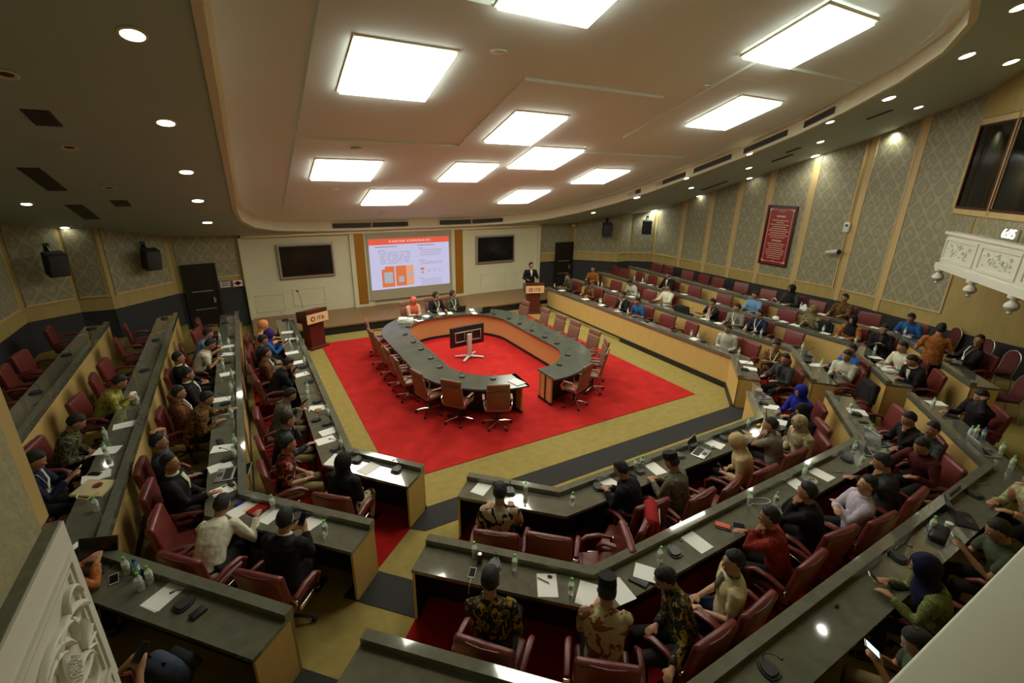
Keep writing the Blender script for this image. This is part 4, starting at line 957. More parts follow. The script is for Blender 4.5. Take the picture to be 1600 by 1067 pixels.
def person(root, az, label, top='black', lean=6, side=0, tw=0, hy=0, hp=8, pl='desk', pr='desk', legs='black', hair='short', hc=None, skin='skin', voxel=.011, jacket=False, shortsl=False, lany=False, phone=False, stand=False, glasses=False, vest=None, watch=False, cross=False, group=None, chairk='m', row=None, tall=1.04, hem=False, chairaz=None, phonem=None, nochair=False, noclamp=False):
    f = Vector((0, 1, 0)); zp = .52 if not stand else .94
    pel = Vector((0, 0, zp)); Rl = Matrix.Rotation(math.radians(-lean), 3, 'X') @ Matrix.Rotation(math.radians(side), 3, 'Y')
    Rt = Matrix.Rotation(math.radians(-tw), 3, 'Z'); up = Rl @ Vector((0, 0, 1)); rt = Rl @ (Rt @ Vector((1, 0, 0))); fw = up.cross(rt)
    rt0 = Vector((1, 0, 0)); fw0 = Vector((0, 1, 0))
    mid = pel+(Vector((0, 0, 1))*.35+up*.65).normalized()*.22; chest = mid+up*.18; neckb = chest+up*.118; 
    hd = (up*.5+Vector((0, 0, 1))*.5).normalized(); 
    Rh = Matrix.Rotation(math.radians(-hy), 3, 'Z') @ Matrix.Rotation(math.radians(-hp), 3, 'X')
    Hn = neckb+hd*.055; Hc = Hn+Rh @ Vector((0, .018, .105))
    # place so that the head centre lies at the requested point
    if isinstance(root, tuple):
        u, v, zf = root; a = math.radians(az); q = P(u, v, zf+Hc.z*tall); ca, sa = math.cos(a), math.sin(a)
        wx, wy = Hc.x*ca+Hc.y*sa, -Hc.x*sa+Hc.y*ca; loc = Vector((q.x-wx*tall, q.y-wy*tall, zf))
    else: loc = root
    if row in ROWS and not noclamp: loc = clamp_row(row, loc, .74, 1.00)
    elif row == 'T': loc = clamp_table(loc, .12)
    def limbs(): 
        out = []
        for s, pose in ((-1, pl), (1, pr)):
            sh = chest+up*.060+rt*s*.178
            if pose == 'chin': t = Hc+Rh @ Vector((s*.035, .10, -.14)); pole = Vector((s*.3, .3, -1))
            elif pose == 'ontop': t = Hc+Rh @ Vector((s*.05, -.02, .15)); pole = Vector((s*1, .2, .2))
            elif pose == 'temple': t = Hc+Rh @ Vector((s*.09, .05, .02)); pole = Vector((s*.6, .5, -.6))
            elif isinstance(pose, tuple): t = Vector((pose[0]*s, pose[1], pose[2]+(0 if not stand else .0))); pole = Vector((s*.6, -.3, -1))
            elif stand: t = Vector((s*.2, .30, 1.12)) if pose == 'desk' else Vector((s*.26, .06, .86)); pole = Vector((s*.5, -1, -.3))
            else:
                px, py_, pz = POSES[pose]; t = Vector((px*s, py_+(.03*s if pose == 'fold' else 0), pz+(.02*s if pose == 'fold' else 0))); pole = Vector((s*.45, -.4, -.9)) if pose != 'fold' else Vector((s*.7, .0, -.7))
            el, wr = ik(sh, t, .285, .25, pole); out.append((s, sh, el, wr, pose))
        return out
    arms = limbs()
    # ---- body
    b = MB()
    sweep(b, [(pel-up*.08, rt0*.13, fw0*.10), (pel, rt0*.155, fw0*.115), (mid, (rt0+rt).normalized()*.135, fw*.10), (chest, rt*.172, fw*.115), (chest+up*.07, rt*.16, fw*.09), (neckb, rt*.07, fw*.06)], 14)
    b.tube([neckb-up*.03, Hn, Hn+Rh @ Vector((0, .0, .04))], [.066, .058, .056], 10)
    T = Rh.to_4x4()
    b.blob(Hc, (.077, .097, .118), headfn, 16, 12, T=T)
    hp_ = lambda x, y, z: Hc+Rh @ Vector((x, y, z))
    b.tube([hp_(0, .060, -.085), hp_(0, .075, -.10)], [(.032, .02), (.02, .018)], 8)                       # chin
    b.tube([hp_(0, .085, .012), hp_(0, .102, -.012), hp_(0, .108, -.026)], [.009, .012, .014], 6)           # nose
    for s in (-1, 1): b.tube([hp_(s*.072, .0, .02), hp_(s*.080, -.006, .0), hp_(s*.073, .0, -.025)], [.012, .014, .010], 6)
    hands = []
    for s, sh, el, wr, pose in arms:
        b.tube([sh, sh.lerp(el, .5), el, el.lerp(wr, .4), wr], [.050, .045, .038, .036, .026], 9)
        d = (wr-el).normalized(); nrm = Vector((0, 0, 1)); 
        if pose in ('desk', 'type', 'reach', 'write', 'armrest', 'side'): d = (Vector((d.x, d.y, 0))).normalized() if Vector((d.x, d.y, 0)).length > .1 else d
        if pose == 'fold': d = Vector((-s, .15, .1)).normalized()
        if pose == 'lap': d = Vector((-s*.5, .8, 0)).normalized()
        sd = d.cross(nrm); sd = sd.normalized() if sd.length > .05 else Vector((1, 0, 0)); dn = sd.cross(d)      # dn roughly up
        if dn.z < 0: dn = -dn
        pm = wr+d*.075; b.tube([wr-d*.01, wr+d*.03, pm], [(.022, .030), (.018, .038), (.015, .040)], 8, ref=dn)
        curl = .35 if pose in ('desk', 'reach', 'type') else .75
        for k in range(4):
            o_ = sd*(-.031+.0205*k); L = (.062, .074, .070, .054)[k] if s > 0 else (.054, .070, .074, .062)[k]
            p0 = pm-d*.006+o_; p1 = p0+(d-dn*curl*.5).normalized()*L*.45; p2 = p1+(d-dn*curl*1.2).normalized()*L*.3; p3 = p2+(d-dn*curl*2).normalized()*L*.25
            b.tube([p0, p1, p2, p3], [.0098, .0092, .0086, .007], 6)
        th = wr+d*.02-sd*s*.03; b.tube([th, th-sd*s*.022+d*.02, th-sd*s*.028+d*.048-dn*.01], [.013, .0115, .009], 6)
        hands.append((s, wr, pm, d, dn))
    legp = []
    for s in (-1, 1):
        if stand: hip, kn, an = Vector((s*.09, 0, .90)), Vector((s*.10, .02, .50)), Vector((s*.10, -.03, .09))
        elif cross and s == 1: hip, kn, an = Vector((.09, .02, .52)), Vector((.20, .42, .56)), Vector((-.12, .46, .50))
        else: hip, kn, an = Vector((s*.09, .02, .52)), Vector((s*.13, .44, .50)), Vector((s*.12, .40, .09))
        legp.append((s, hip, kn, an)); b.tube([hip, hip.lerp(kn, .5), kn, kn.lerp(an, .35), an], [.082, .070, .055, .052, .036], 10)
        b.tube([an, an+Vector((0, .03, -.05)), an+Vector((0, .16, -.055))], [.034, (.036, .03), (.032, .02)], 8)
    body = b.build('person', M[skin]); remesh(body, voxel)
    body.location = loc; body.rotation_euler.z = -math.radians(az); body.scale = (tall,)*3
    tag(body, label, 'person', group)
    # ---- face details
    b = MB()
    for s in (-1, 1): b.blob(hp_(s*.030, .083, .010), (.013, .008, .007), su=8, sv=6, T=T)
    b.build('eyes', M['eye'], body); b = MB()
    for s in (-1, 1): b.blob(hp_(s*.029, .0895, .010), (.0055, .004, .0055), su=7, sv=5, T=T); b.tube([hp_(s*.014, .092, .030), hp_(s*.032, .090, .036), hp_(s*.050, .078, .030)], .0035, 5)
    b.build('pupils_and_brows', M['hair'], body)
    b = MB(); b.tube([hp_(-.024, .088, -.058), hp_(0, .097, -.054), hp_(.024, .088, -.058)], [.004, .0065, .004], 6); b.build('lips', M['lip'], body)
    # ---- hair or headscarf
    b = MB()
    if hair in ('short', 'long', 'bun'):
        rr_ = random.Random(len(PEOPLE)); ph = rr_.uniform(0, 6)
        def hf(d):
            n1 = mnoise.noise(Vector((d.x*5+ph, d.y*5, d.z*5))); n2 = mnoise.noise(Vector((d.x*13+ph, d.y*13, d.z*13)))
            line = .60-.22*abs(d.x)+.10*n1                      # hairline on the forehead
            if d.y > .10: k = (d.z-line)/.14
            else: k = (d.z+.40-(.30 if (d.y > -.12 and hair == 'short') else 0)+(.45 if hair != 'short' else 0)+.08*n1)/.14
            k = max(0, min(1, k)); top_ = .05*max(0, d.z)+.03*max(0, d.y)*max(0, d.z)
            return .86+k*(.13+top_+.045*n1+.05*n2)
        b.blob(Hc+Rh @ Vector((0, -.006, .010)), (.086, .107, .125), hf, 30, 24, T=T)
        if hair == 'long': b.tube([hp_(0, -.07, .02), hp_(0, -.105, -.10), neckb-fw*.10-up*.10], [(.075, .05), (.085, .045), (.07, .03)], 10, ref=rt)
        if hair == 'bun': b.blob(hp_(0, -.12, .0), (.045, .045, .045), su=10, sv=8)
        hm = M['hair'] if hc is None else C[hc]; b.build('hair', hm, body)
    elif hair == 'cap':
        def hf(d):
            if d.z < .30 and d.y > .0 or d.z < -.45: return .86
            return 1.0
        b.blob(Hc+Rh @ Vector((0, -.008, .010)), (.086, .106, .12), hf, 20, 16, T=T); b.build('hair', M['hair'], body)
        b = MB(); b.tube([hp_(0, -.005, .055), hp_(0, -.012, .135)], [(.086, .104), (.078, .096)], 16, ref=Rh @ Vector((1, 0, 0))); b.build('cap', C['black'], body)
    elif hair == 'hijab':
        def hf(d):
            r2 = (d.x/.50)**2+((d.z+.02)/.66)**2
            return .62 if d.y > .40 and r2 < 1 else 1.0+.04*mnoise.noise(d*4)+.03*max(0, -d.y)
        b.blob(Hc+Rh @ Vector((0, -.010, .004)), (.103, .124, .137), hf, 24, 20, T=T)
        sweep(b, [(hp_(0, -.005, -.07), rt*.085, fw*.085), (neckb+up*.01+fw*.01, rt*.10, fw*.10), (chest+up*.06+fw*.015, rt*.165, fw*.125), (chest-up*.03+fw*.02, rt*.175, fw*.135), (chest-up*.10+fw*.03, rt*.15, fw*.13)], 16)
        hs = b.build('headscarf', C[hc or 'black'], body); remesh(hs, .011)
    # ---- clothes
    b = MB(); g = .016+(.010 if jacket else 0)
    drop = -.10 if not stand else -.06
    secs = [(pel+Vector((0, 0, drop)), rt0*(.165+g), fw0*(.125+g)), (pel, rt0*(.168+g), fw0*(.122+g)), (mid, (rt0+rt).normalized()*(.150+g), fw*(.108+g)), (chest, rt*(.180+g), fw*(.118+g)), (chest+up*.070, rt*(.172+g), fw*(.092+g)), (neckb-up*.005, rt*(.080+g), fw*(.065+g)), (neckb+up*.015, rt*(.058+g), fw*(.052+g))]
    if hem: secs[0] = (pel+Vector((0, .05, -.16)), rt0*.24, fw0*.22)
    sweep(b, secs, 16)
    for s, sh, el, wr, pose in arms:
        end = el.lerp(wr, .0 if shortsl else .90); pts = [sh-rt*s*.03, sh, sh.lerp(el, .5), el.lerp(sh, .0)]; rd = [.064+g*.6, .060+g*.6, .054+g*.6, .047+g*.6]
        if shortsl: pts[-1] = sh.lerp(el, .72)
        else: pts += [el.lerp(wr, .5), end]; rd += [.043+g*.5, .036+g*.4]
        b.tube(pts, rd, 10)
    top_o = b.build('jacket' if jacket else 'shirt', C[top], body); remesh(top_o, .013)
    d_ = top_o.modifiers.new('folds', 'DISPLACE'); tx_ = bpy.data.textures.get('folds') or bpy.data.textures.new('folds', 'CLOUDS'); tx_.noise_scale = .09; d_.texture = tx_; d_.strength = .018; d_.mid_level = .5; d_.texture_coords = 'LOCAL'
    b = MB()
    for s, hip, kn, an in legp:
        b.tube([hip-Vector((0, .06, 0)) if not stand else hip+Vector((0, 0, .05)), hip.lerp(kn, .5), kn, kn.lerp(an, .5), an+Vector((0, 0, .03)) if not cross or s < 0 else kn.lerp(an, .9)], [.105, .086, .070, .060, .052], 12)
    sweep(b, [(pel+Vector((0, -.0, -.075)), rt0*.16, fw0*.12), (pel+Vector((0, 0, .05)), rt0*.16, fw0*.118)], 14)
    tr = b.build('trousers', C[legs], body); remesh(tr, .016)
    for s, hip, kn, an in legp:
        b = MB(); b.tube([an+Vector((0, -.03, -.045)), an+Vector((0, .02, -.035)), an+Vector((0, .10, -.055)), an+Vector((0, .19, -.065))], [(.036, .03), (.044, .044), (.044, .030), (.032, .018)], 10, ref=(1, 0, 0)); b.build('shoe', M['blackp'], body)
    if vest or jacket:
        vm = C[vest or 'white']; b = MB(); n_ = 5
        o1 = .0 
        cz = [neckb+fw*(.075+g)-up*.0, chest+up*.05+fw*(.105+g), chest+fw*(.128+g), chest-up*.10+fw*(.130+g)]
        b.tube(cz, [(.045, .012), (.040, .012), (.030, .012), (.010, .008)], 8, ref=rt); b.build('shirt_front', vm, body)
        b = MB(); b.tube([neckb+up*.02, neckb+up*.035], [(.066+g*.5, .060+g*.5), (.060+g*.3, .055+g*.3)], 14, ref=rt); b.build('collar', vm, body)
    if hair != 'hijab' and not jacket and not vest:
        b = MB(); b.tube([neckb+up*.012, neckb+up*.034], [(.072+g*.5, .066+g*.5), (.064+g*.3, .058+g*.3)], 14, ref=rt); b.build('collar', C[top], body)
    if lany:
        b = MB(); e = chest-up*.14+fw*(.150+g)
        for s in (-1, 1): b.tube([neckb+rt*s*.065+up*.01-fw*.02, neckb+rt*s*.075+fw*.075, chest+up*.0+rt*s*.05+fw*(.133+g), e], [(.004, .012)]*4, 6, ref=fw)
        b.rbox(e, (.07, .008, .09), .003, T=None); b.build('lanyard', M['paper'], body)
    if glasses:
        b = MB()
        for s in (-1, 1): b.tube([hp_(s*.031+.02*math.cos(t), .103, .010+.015*math.sin(t)) for t in [k*.7854 for k in range(9)]], .0022, 5); b.tube([hp_(s*.05, .10, .012), hp_(s*.078, .0, .015)], .002, 4)
        b.build('glasses', M['blackp'], body)
    if watch:
        s, wr, pm, d, dn = hands[1]; b = MB(); b.tube([wr-d*.035, wr-d*.015], .031, 12); b.build('wristwatch', M['silver'], body)
    if phone:
        s, wr, pm, d, dn = hands[1]; s2, wr2, pm2, d2, dn2 = hands[0]
        c_ = (pm+d*.05+dn*.02) if pr != 'lap' else pm+d*.03+dn*.03
        Rz_ = Matrix.Rotation(-math.radians(az), 3, 'Z'); w_ = loc+(Rz_ @ c_)*tall
        b = MB(); T2 = Matrix.Rotation(math.radians(35), 4, 'X'); b.rbox((0, 0, 0), (.075, .145, .010), .004, T=T2); ph_ = b.build('phone', M['whitep'] if phonem else M['blackp'])
        b = MB(); b.rbox((0, 0, .0055), (.062, .120, .002), .0008, T=T2); b.build('phone_screen', M['phone_on'] if phonem == 'lit' else M['screenoff'], ph_)
        ph_.location = w_; ph_.rotation_euler.z = -math.radians(az); tag(ph_, 'phone', 'phone')
        ph_['label'] = ' '.join(('phone held by the '+label.split(' at the')[0]).split()[:14]).rstrip(',')
    PEOPLE.append(body)
    if not nochair and not stand:
        ca_ = chairaz if chairaz is not None else az; a = math.radians(ca_)
        cl = Vector((loc.x-.02*math.sin(a), loc.y-.02*math.cos(a), loc.z+.008))
        chair(chairk, cl, ca_, row or 'X', key=None if row != 'T' else math.atan2(cl.x-TC.x, cl.y-TC.y))
    return body
def seat(row, u, v, label, daz=0, stub=0, **k):
    az = {'L': 90, 'R': 270, 'N': 0}[row[0]]
    if stub == 1: az = {'L': 45, 'R': 315, 'N': 45}[row[0]]
    if stub == 2: az = 315
    k.setdefault('chairaz', az+rc.uniform(-8, 8)); k.setdefault('voxel', .013 if row[0] == 'R' else .0105)
    return person((u, v, FZ(row)), az+daz, label, row=row, **k)
# --- left side, innermost row
seat('L1', 412, 508, 'person in a peach-orange headscarf at the far end of the innermost left desk', top='pink', hair='hijab', hc='peach', lean=12, hp=20)
seat('L1', 421, 522, 'person in a purple headscarf and blue top holding up a phone', top='blue', hair='hijab', hc='purple', lean=14, pl='phoned', pr='phoned', phone=True, hp=25)
seat('L1', 408, 532, 'person with short black hair in dark clothes behind the purple headscarf', top='dgrey', lean=4, hp=15, pl='lap', pr='lap', legs='khaki')
seat('L1', 409, 553, 'person in a brown printed shirt with a white lanyard, innermost left row', top='brown', lean=6, lany=True, pl='lap', pr='lap', hp=8)
seat('L1', 450, 568, 'person in a black shirt leaning over the desk to look at a phone', top='black', lean=34, pl='phoned', pr='phoned', phone=True, hp=38)
seat('L1', 453, 617, 'person in a grey printed shirt with a phone in the lap, innermost left row', top='greyb', lean=26, pl='desk', pr='phoned', phone=True, hp=30, legs='khaki')
seat('L1', 447, 657, 'person in a dark teal leather jacket with hand on chin, khaki trousers', top='teal', lean=16, pl='chin', pr='desk', hp=15, legs='khaki')
seat('L1', 450, 694, 'person in a red, black and white printed short-sleeved shirt', top='redblk', lean=8, pl='lap', pr='lap', shortsl=True, hp=12, legs='khaki', daz=5, watch=True)
seat('L1', 529, 728, 'person in black headscarf at the near end of the innermost left desk', stub=1, top='black', hair='hijab', hc='black', lean=8, pl='lap', pr='lap', legs='bw', hem=True)
# --- left side, second row
seat('L2', 325, 521, 'person in a light blue shirt leaning on the second left desk', top='lblue', lean=28, hp=20, shortsl=True)
seat('L2', 328, 538, 'person in a white short-sleeved shirt leaning forward to write', top='white', lean=32, hp=30, pl='write', pr='write', shortsl=True)
seat('L2', 275, 560, 'person in a black jacket sitting back with an open paper in hand', top='suit', jacket=True, lean=-6, pl='lap', pr='lap', hp=5)
seat('L2', 293, 585, 'person in a dark suit and white collar reclining behind the second left desk', top='suit', jacket=True, lean=-4, pl='lap', pr='lap', hp=10)
seat('L2', 279, 614, 'person in a maroon-brown printed shirt sitting back in the second left row', top='brown', lean=0, pl='lap', pr='lap', lany=True)
seat('L2', 323, 623, 'person in a brown printed shirt leaning on the desk, forearm stretched out on it', top='gold', lean=30, pl='reach', pr='desk', hp=25)
seat('L2', 248, 691, 'person with one hand on top of the head, slate shirt', top='denim', lean=-4, pl='ontop', pr='lap', hp=0, shortsl=True, hy=10)
seat('L2', 266, 724, 'person in a black suit with open white shirt collar, leaning back, watch on wrist', top='suit', jacket=True, lean=2, pl='lap', pr='desk', hp=-6, hy=15, daz=8, watch=True)
seat('L2', 342, 793, 'person in a white long-sleeved shirt bent right down over the desk corner', stub=1, top='white', lean=58, side=-8, pl='write', pr='reach', hp=30, daz=-12)
seat('L2', 446, 812, 'person in black suit holding up a phone at the end of the second left desk', stub=1, top='suit', jacket=True, lean=22, pl='phoned', pr='phoned', phone=True, hp=18, daz=-10, vest='white')
# --- left side, third row
seat('L3', 188, 597, 'person in a lime green printed shirt bent over the third left desk', top='lime', lean=36, hp=32, pl='write', pr='write')
seat('L3', 119, 660, 'person in a dark green printed shirt slumped at the third left desk', top='dgreen', lean=22, hp=35, pl='lap', pr='lap')
seat('L3', 49, 721, 'person in navy jacket with white lanyard and phone, partly behind the stone wall', top='navy', lean=14, hp=28, pl='phoned', pr='phoned', phone=True, lany=True, phonem='w')
seat('L3', 84, 868, 'person typing on a dark laptop behind the carved parapet, green and orange printed sleeves', stub=1, top='orange', lean=24, hp=28, pl=(.05, .50, .83), pr=(.05, .52, .83), daz=-8)
seat('L3', 142, 1046, 'person holding a phone behind the carved parapet at the lower left', stub=1, noclamp=True, top='olive', lean=16, hp=30, pl='phoned', pr='phoned', phone=True, shortsl=True, daz=-5)
# --- conference table
person((656, 473, .013), 170, 'person in coral headscarf and pale peach top at the oval table', top='pink', hair='hijab', hc='coral', lean=16, hp=25, chairk='b', row='T', pl='write', pr='write', voxel=.012)
person((681, 462, .013), 168, 'person in black jacket with white lanyard at the oval table, head turned aside', top='suit', lean=8, hy=-60, hp=0, chairk='b', row='T', lany=True, vest='gold', jacket=True, voxel=.012, chairaz=175)
person((711, 462, .013), 172, 'person in green printed shirt with lanyard behind a laptop on the oval table', top='kg', lean=8, hy=-65, hp=0, chairk='b', row='T', lany=True, voxel=.012, pl='type', pr='type')
p = P(829, 417, 1.62)
person(Vector((p.x, p.y, .0)), 196, 'person in a black suit and tie standing at the right lectern, speaking', top='suit', jacket=True, stand=True, pl='desk', pr='desk', hy=-30, hp=2, lean=4, voxel=.012, vest='white')
# --- right side, innermost row
seat('R1', 891, 432, 'person in dark green print behind a laptop, stage end of innermost right desk', top='kg', lean=20, hp=15, pl='type', pr='type')
seat('R1', 920, 445, 'person in a pink-brown printed shirt with head bowed, innermost right row', top='brown', lean=26, hp=40)
seat('R1', 973, 461, 'person in a black suit with white lanyard, hand at the mouth, innermost right row', top='suit', jacket=True, lany=True, lean=12, pl='desk', pr='chin', hp=15)
seat('R1', 996, 471, 'person in a blue short-sleeved shirt, innermost right row', top='blue', lean=24, hp=15, shortsl=True)
seat('R1', 1136, 514, 'person in a pale shirt sitting alone near the bend of the innermost right desk', top='offw', lean=10, hp=15, hy=20, daz=-20, pl='lap', pr='lap')
seat('R1', 1213, 540, 'person in brown-gold print with white lanyard near the end of the innermost right desk', stub=1, top='gold', lany=True, lean=4, pl='fold', pr='fold', hp=15, daz=-60)
seat('R1', 1237, 562, 'person in dark grey suit, back turned, at the end of the innermost right desk', stub=1, top='dgrey', jacket=True, lean=10, hy=-20, hp=10, daz=-30, vest='black')
# second row
seat('R2', 929, 420, 'person in a yellow-brown printed shirt at the stage end of the second right desk', top='orange', lean=14, hp=10, daz=-25)
seat('R2', 984, 442, 'person in a pale blue shirt with head bowed low, second right row', top='offw', lean=30, hp=45)
seat('R2', 1045, 449, 'person in a white shirt sitting upright, second right row', top='white', lean=0, hp=5, hy=25)
seat('R2', 1112, 473, 'person in black shirt with lanyard, hand at chin, other arm stretched along the desk', top='black', lany=True, lean=10, pl='chin', pr=(.45, .25, .80), shortsl=True, hp=12, hy=20)
seat('R2', 1152, 481, 'person in a grey shirt with lanyard, second right row', top='grey', lany=True, lean=10, hp=8, hy=25)
seat('R2', 1187, 490, 'person in a navy jacket with a badge, second right row', top='navy', lany=True, lean=8, hp=8, hy=30)
seat('R2', 1323, 556, 'person in pale linen shirt and khaki trousers at the end of the second right desk', stub=1, top='offw', lean=8, hp=12, daz=-45, pl='phone', pr='phone', hair='bun', legs='khaki')
seat('R2', 1333, 546, 'person with dark hair in a blue shirt half hidden behind the pale linen shirt', stub=1, top='blue', lean=4, hp=10, daz=-20)
# third row
seat('R3', 1032, 431, 'person in a black jacket and pale shirt, third right row', top='suit', jacket=True, lean=8, hp=20)
seat('R3', 1176, 462, 'person in a light blue shirt, third right row', top='lblue', lean=8, hp=10, hy=15)
seat('R3', 1260, 486, 'person in a green and white print, hands raised, third right row', top='pattern', lean=12, hp=10, hy=20, pl='phone', pr='phone', hair='hijab', hc='khaki')
seat('R3', 1327, 501, 'person in a black headscarf and orange printed top, third right row', top='orange', hair='hijab', hc='black', lean=14, hp=15)
seat('R3', 1374, 513, 'person in black suit, hands clasped, by the bend of the third right desk', top='suit', jacket=True, lean=6, hp=18, daz=-18, pl='phone', pr='phone', vest='dgrey')
seat('R3', 1405, 542, 'person in a white shirt leaning on the stub of the third right desk', stub=1, top='white', lean=18, hp=12, daz=-20)
seat('R3', 1418, 563, 'person in a black suit writing at the stub of the third right desk', stub=1, top='suit', jacket=True, lean=28, hp=28, daz=-15, pl='write', pr='write')
# fourth row
seat('R4', 1222, 453, 'person in a black headscarf against the right wall, outermost row', top='dgrey', hair='hijab', hc='black', lean=10, hp=12, hy=20)
seat('R4', 1320, 466, 'person in a brown printed shirt sitting upright, outermost right row', top='gold', lean=2, hp=2, hy=15)
seat('R4', 1419, 498, 'person in a bright blue shirt leaning on the outermost right desk', top='blue', lean=26, hp=22)
p = P(1467, 525, 1.97)
person(Vector((p.x, p.y, .43)), 62, 'person in an orange-brown printed shirt and black trousers standing with the back turned', top='orange', stand=True, pl=(.20, .30, 1.14), pr=(.20, .24, 1.16), hp=8, hy=20, voxel=.012, shortsl=True)
seat('R4', 1494, 529, 'person with long black hair, glasses and dark clothes by the standing person', stub=1, top='black', hair='long', glasses=True, lean=0, hp=-4, hy=-40, lany=True)
# --- near rows
seat('N1', 776, 781, 'person in black and beige top at the left end of the front near desk', stub=1, top='bw', lean=10, hp=25, pl='desk', pr='desk', daz=-15)
seat('N1', 970, 733, 'person in a black jacket writing at the front near desk', top='suit', jacket=True, lean=26, hp=28, pl='write', pr='write', daz=-25, vest='black')
seat('N1', 1049, 721, 'person in a black cap and grey printed shirt reading at the front near desk', top='greyb', hair='cap', lean=20, hp=25, pl='write', pr='write', daz=-18)
seat('N1', 1175, 703, 'person in a beige headscarf looking down at a phone in the lap', top='beige', hair='hijab', hc='beige', lean=18, hp=35, pl='lap', pr='lap', phone=True, daz=-30)
seat('N1', 1204, 664, 'person in grey shirt, chin on hand, beside the pale floral headscarf', top='grey', lean=18, hp=8, hy=-20, pl='chin', pr='desk', shortsl=True, daz=-15, vest='stripe')
seat('N1', 1256, 664, 'person in a pale floral headscarf by the bend of the front near desk', stub=2, top='floral', hair='hijab', hc='floral', lean=12, hp=30, pl='lap', pr='lap', hem=True, legs='grey', daz=-20)
seat('N1', 1251, 612, 'person in royal blue headscarf using a laptop at the front near desk', stub=2, top='royal', hair='hijab', hc='royal', lean=14, hp=20, pl='type', pr='type', daz=-30)
seat('N1', 1249, 640, 'person in black headscarf between the royal blue and floral headscarves', stub=2, top='black', hair='hijab', hc='black', lean=12, hp=28, pl='lap', pr='lap', daz=-30)
seat('N2', 765, 910, 'person in black-yellow print with one leg crossed, left end of middle near desk', stub=1, top='yb', lean=14, hp=25, side=-6, pl='chin', pr='lap', cross=True, legs='dgrey', daz=-12)
seat('N2', 948, 922, 'person in black cap and beige-rust print, seen from behind at the middle near desk', top='zig', hair='cap', lean=22, hp=22, pl='write', pr='write', daz=36, chairaz=38)
seat('N2', 1095, 955, 'person in a black and gold printed shirt bent sideways in the chair', top='yb', lean=20, side=22, hp=30, pl='side', pr='lap', daz=-60, hy=-10)
seat('N2', 1194, 915, 'person in a cream short-sleeved shirt and blue jeans, hands on knee, looking left', top='cream', lean=4, hp=4, hy=-15, pl='lap', pr='lap', shortsl=True, legs='jeans', daz=-50, watch=True, skin='skin2', vest='greyb')
seat('N2', 1202, 808, 'person in a red printed shirt leaning on the middle near desk', top='redb', lean=22, hp=8, hy=-10, pl='chin', pr='desk', daz=-30)
seat('N2', 1261, 769, 'person in a black jacket resting the face on one hand, middle near desk', top='suit', jacket=True, lean=18, hp=5, pl='chin', pr='chin', daz=-30, vest='black')
seat('N2', 1366, 763, 'person in a pale lavender shirt with folded arms, middle near row', top='lav', lean=0, hp=-6, hy=-10, pl='fold', pr='fold', daz=-45, skin='skin2')
seat('N2', 1393, 729, 'person in a dark grey jacket turned away beside the lavender shirt', top='dgrey', lean=16, hp=22, pl='chin', pr='desk', daz=-30)
seat('N2', 1420, 655, 'person in a black jacket with a fist at the mouth behind a silver laptop', stub=2, top='black', lean=18, hp=18, pl='chin', pr='desk', daz=-15)
seat('N2', 1456, 671, 'person in a dark shirt seen in profile next to the silver laptops', stub=2, top='dgrey', lean=12, hp=4, hy=-15, pl='desk', pr='desk', daz=-15)
seat('N2', 1440, 697, 'person in a maroon sleeve reaching an arm across toward the laptops', stub=2, top='maroon', lean=22, hp=25, pl='desk', pr='reach', daz=-25)
seat('N3', 1441, 884, 'person in navy headscarf and green lace top at the rear near desk', top='greenlace', hair='hijab', hc='navyh', lean=24, hp=22, pl='write', pr='desk', daz=-35, phone=True, phonem='w')
seat('N3', 1560, 829, 'person in an olive short-sleeved top holding a phone above the rear near desk', top='olive', lean=20, hp=25, pl='phoned', pr='phoned', phone=True, daz=-40, shortsl=True, phonem='w')
seat('N3', 1590, 742, 'person with long black hair and floral print at the right picture edge', stub=2, top='floral', hair='long', lean=22, hp=25, daz=-10, pl='type', pr='type')
seat('N3', 1531, 620, 'person in a black shirt resting the head on one hand by the aisle', stub=2, top='black', lean=16, side=-12, hp=20, pl='temple', pr='desk', daz=-15)
seat('N3', 1440, 1010, 'person holding a brightly lit phone beside the white parapet', top='olive', lean=12, hp=30, pl='phone', pr='phone', phone=True, phonem='lit', shortsl=True, daz=-30, legs='khaki')
# ---- chairs nobody sits on
EC = dict(
 L4=[(93, 511), (59, 549), (29, 572), (8, 598)],
 L3=[(208, 508), (191, 531), (177, 563), (160, 587), (143, 607), (115, 629)],
 L2=[(308, 500), (309, 515), (259, 643), (256, 590)],
 R1=[(936, 455), (957, 462), (1045, 492), (1077, 506), (1170, 537)],
 R2=[(961, 440), (1013, 455), (1242, 519)],
 R3=[(956, 417), (976, 420), (996, 427), (1016, 432), (1061, 444), (1087, 448), (1126, 461), (1224, 486), (1259, 494), ],
 R4=[(1021, 413), (1042, 417), (1072, 424), (1098, 430), (1122, 435), (1161, 442), (1203, 453), (1272, 472), (1355, 491), (1228, 460)])
for row, pts in EC.items():
    for u, v in pts: empty_chair(row, u, v, FACE[row[0]])
for row, u, v, az, j in (('R3', 1440, 557, 315, 5), ('R3', 1461, 578, 320, 5), ('R4', 1521, 549, 300, 8), ('R4', 1568, 574, 300, 8), ('R2', 1361, 600, 312, 4),
        ('N1', 857, 842, 44, 3), ('N1', 1150, 757, 350, 4), ('N1', 1286, 655, 318, 6), ('N2', 1402, 640, 312, 8), ('N2', 1431, 776, 352, 4), ('L3', 228, 1046, 60, 4), ('L2', 250, 800, 95, 5), ('N1', 1016, 815, 330, 3), ('N1', 985, 838, 300, 2)):
    empty_chair(row, u, v, az, j)
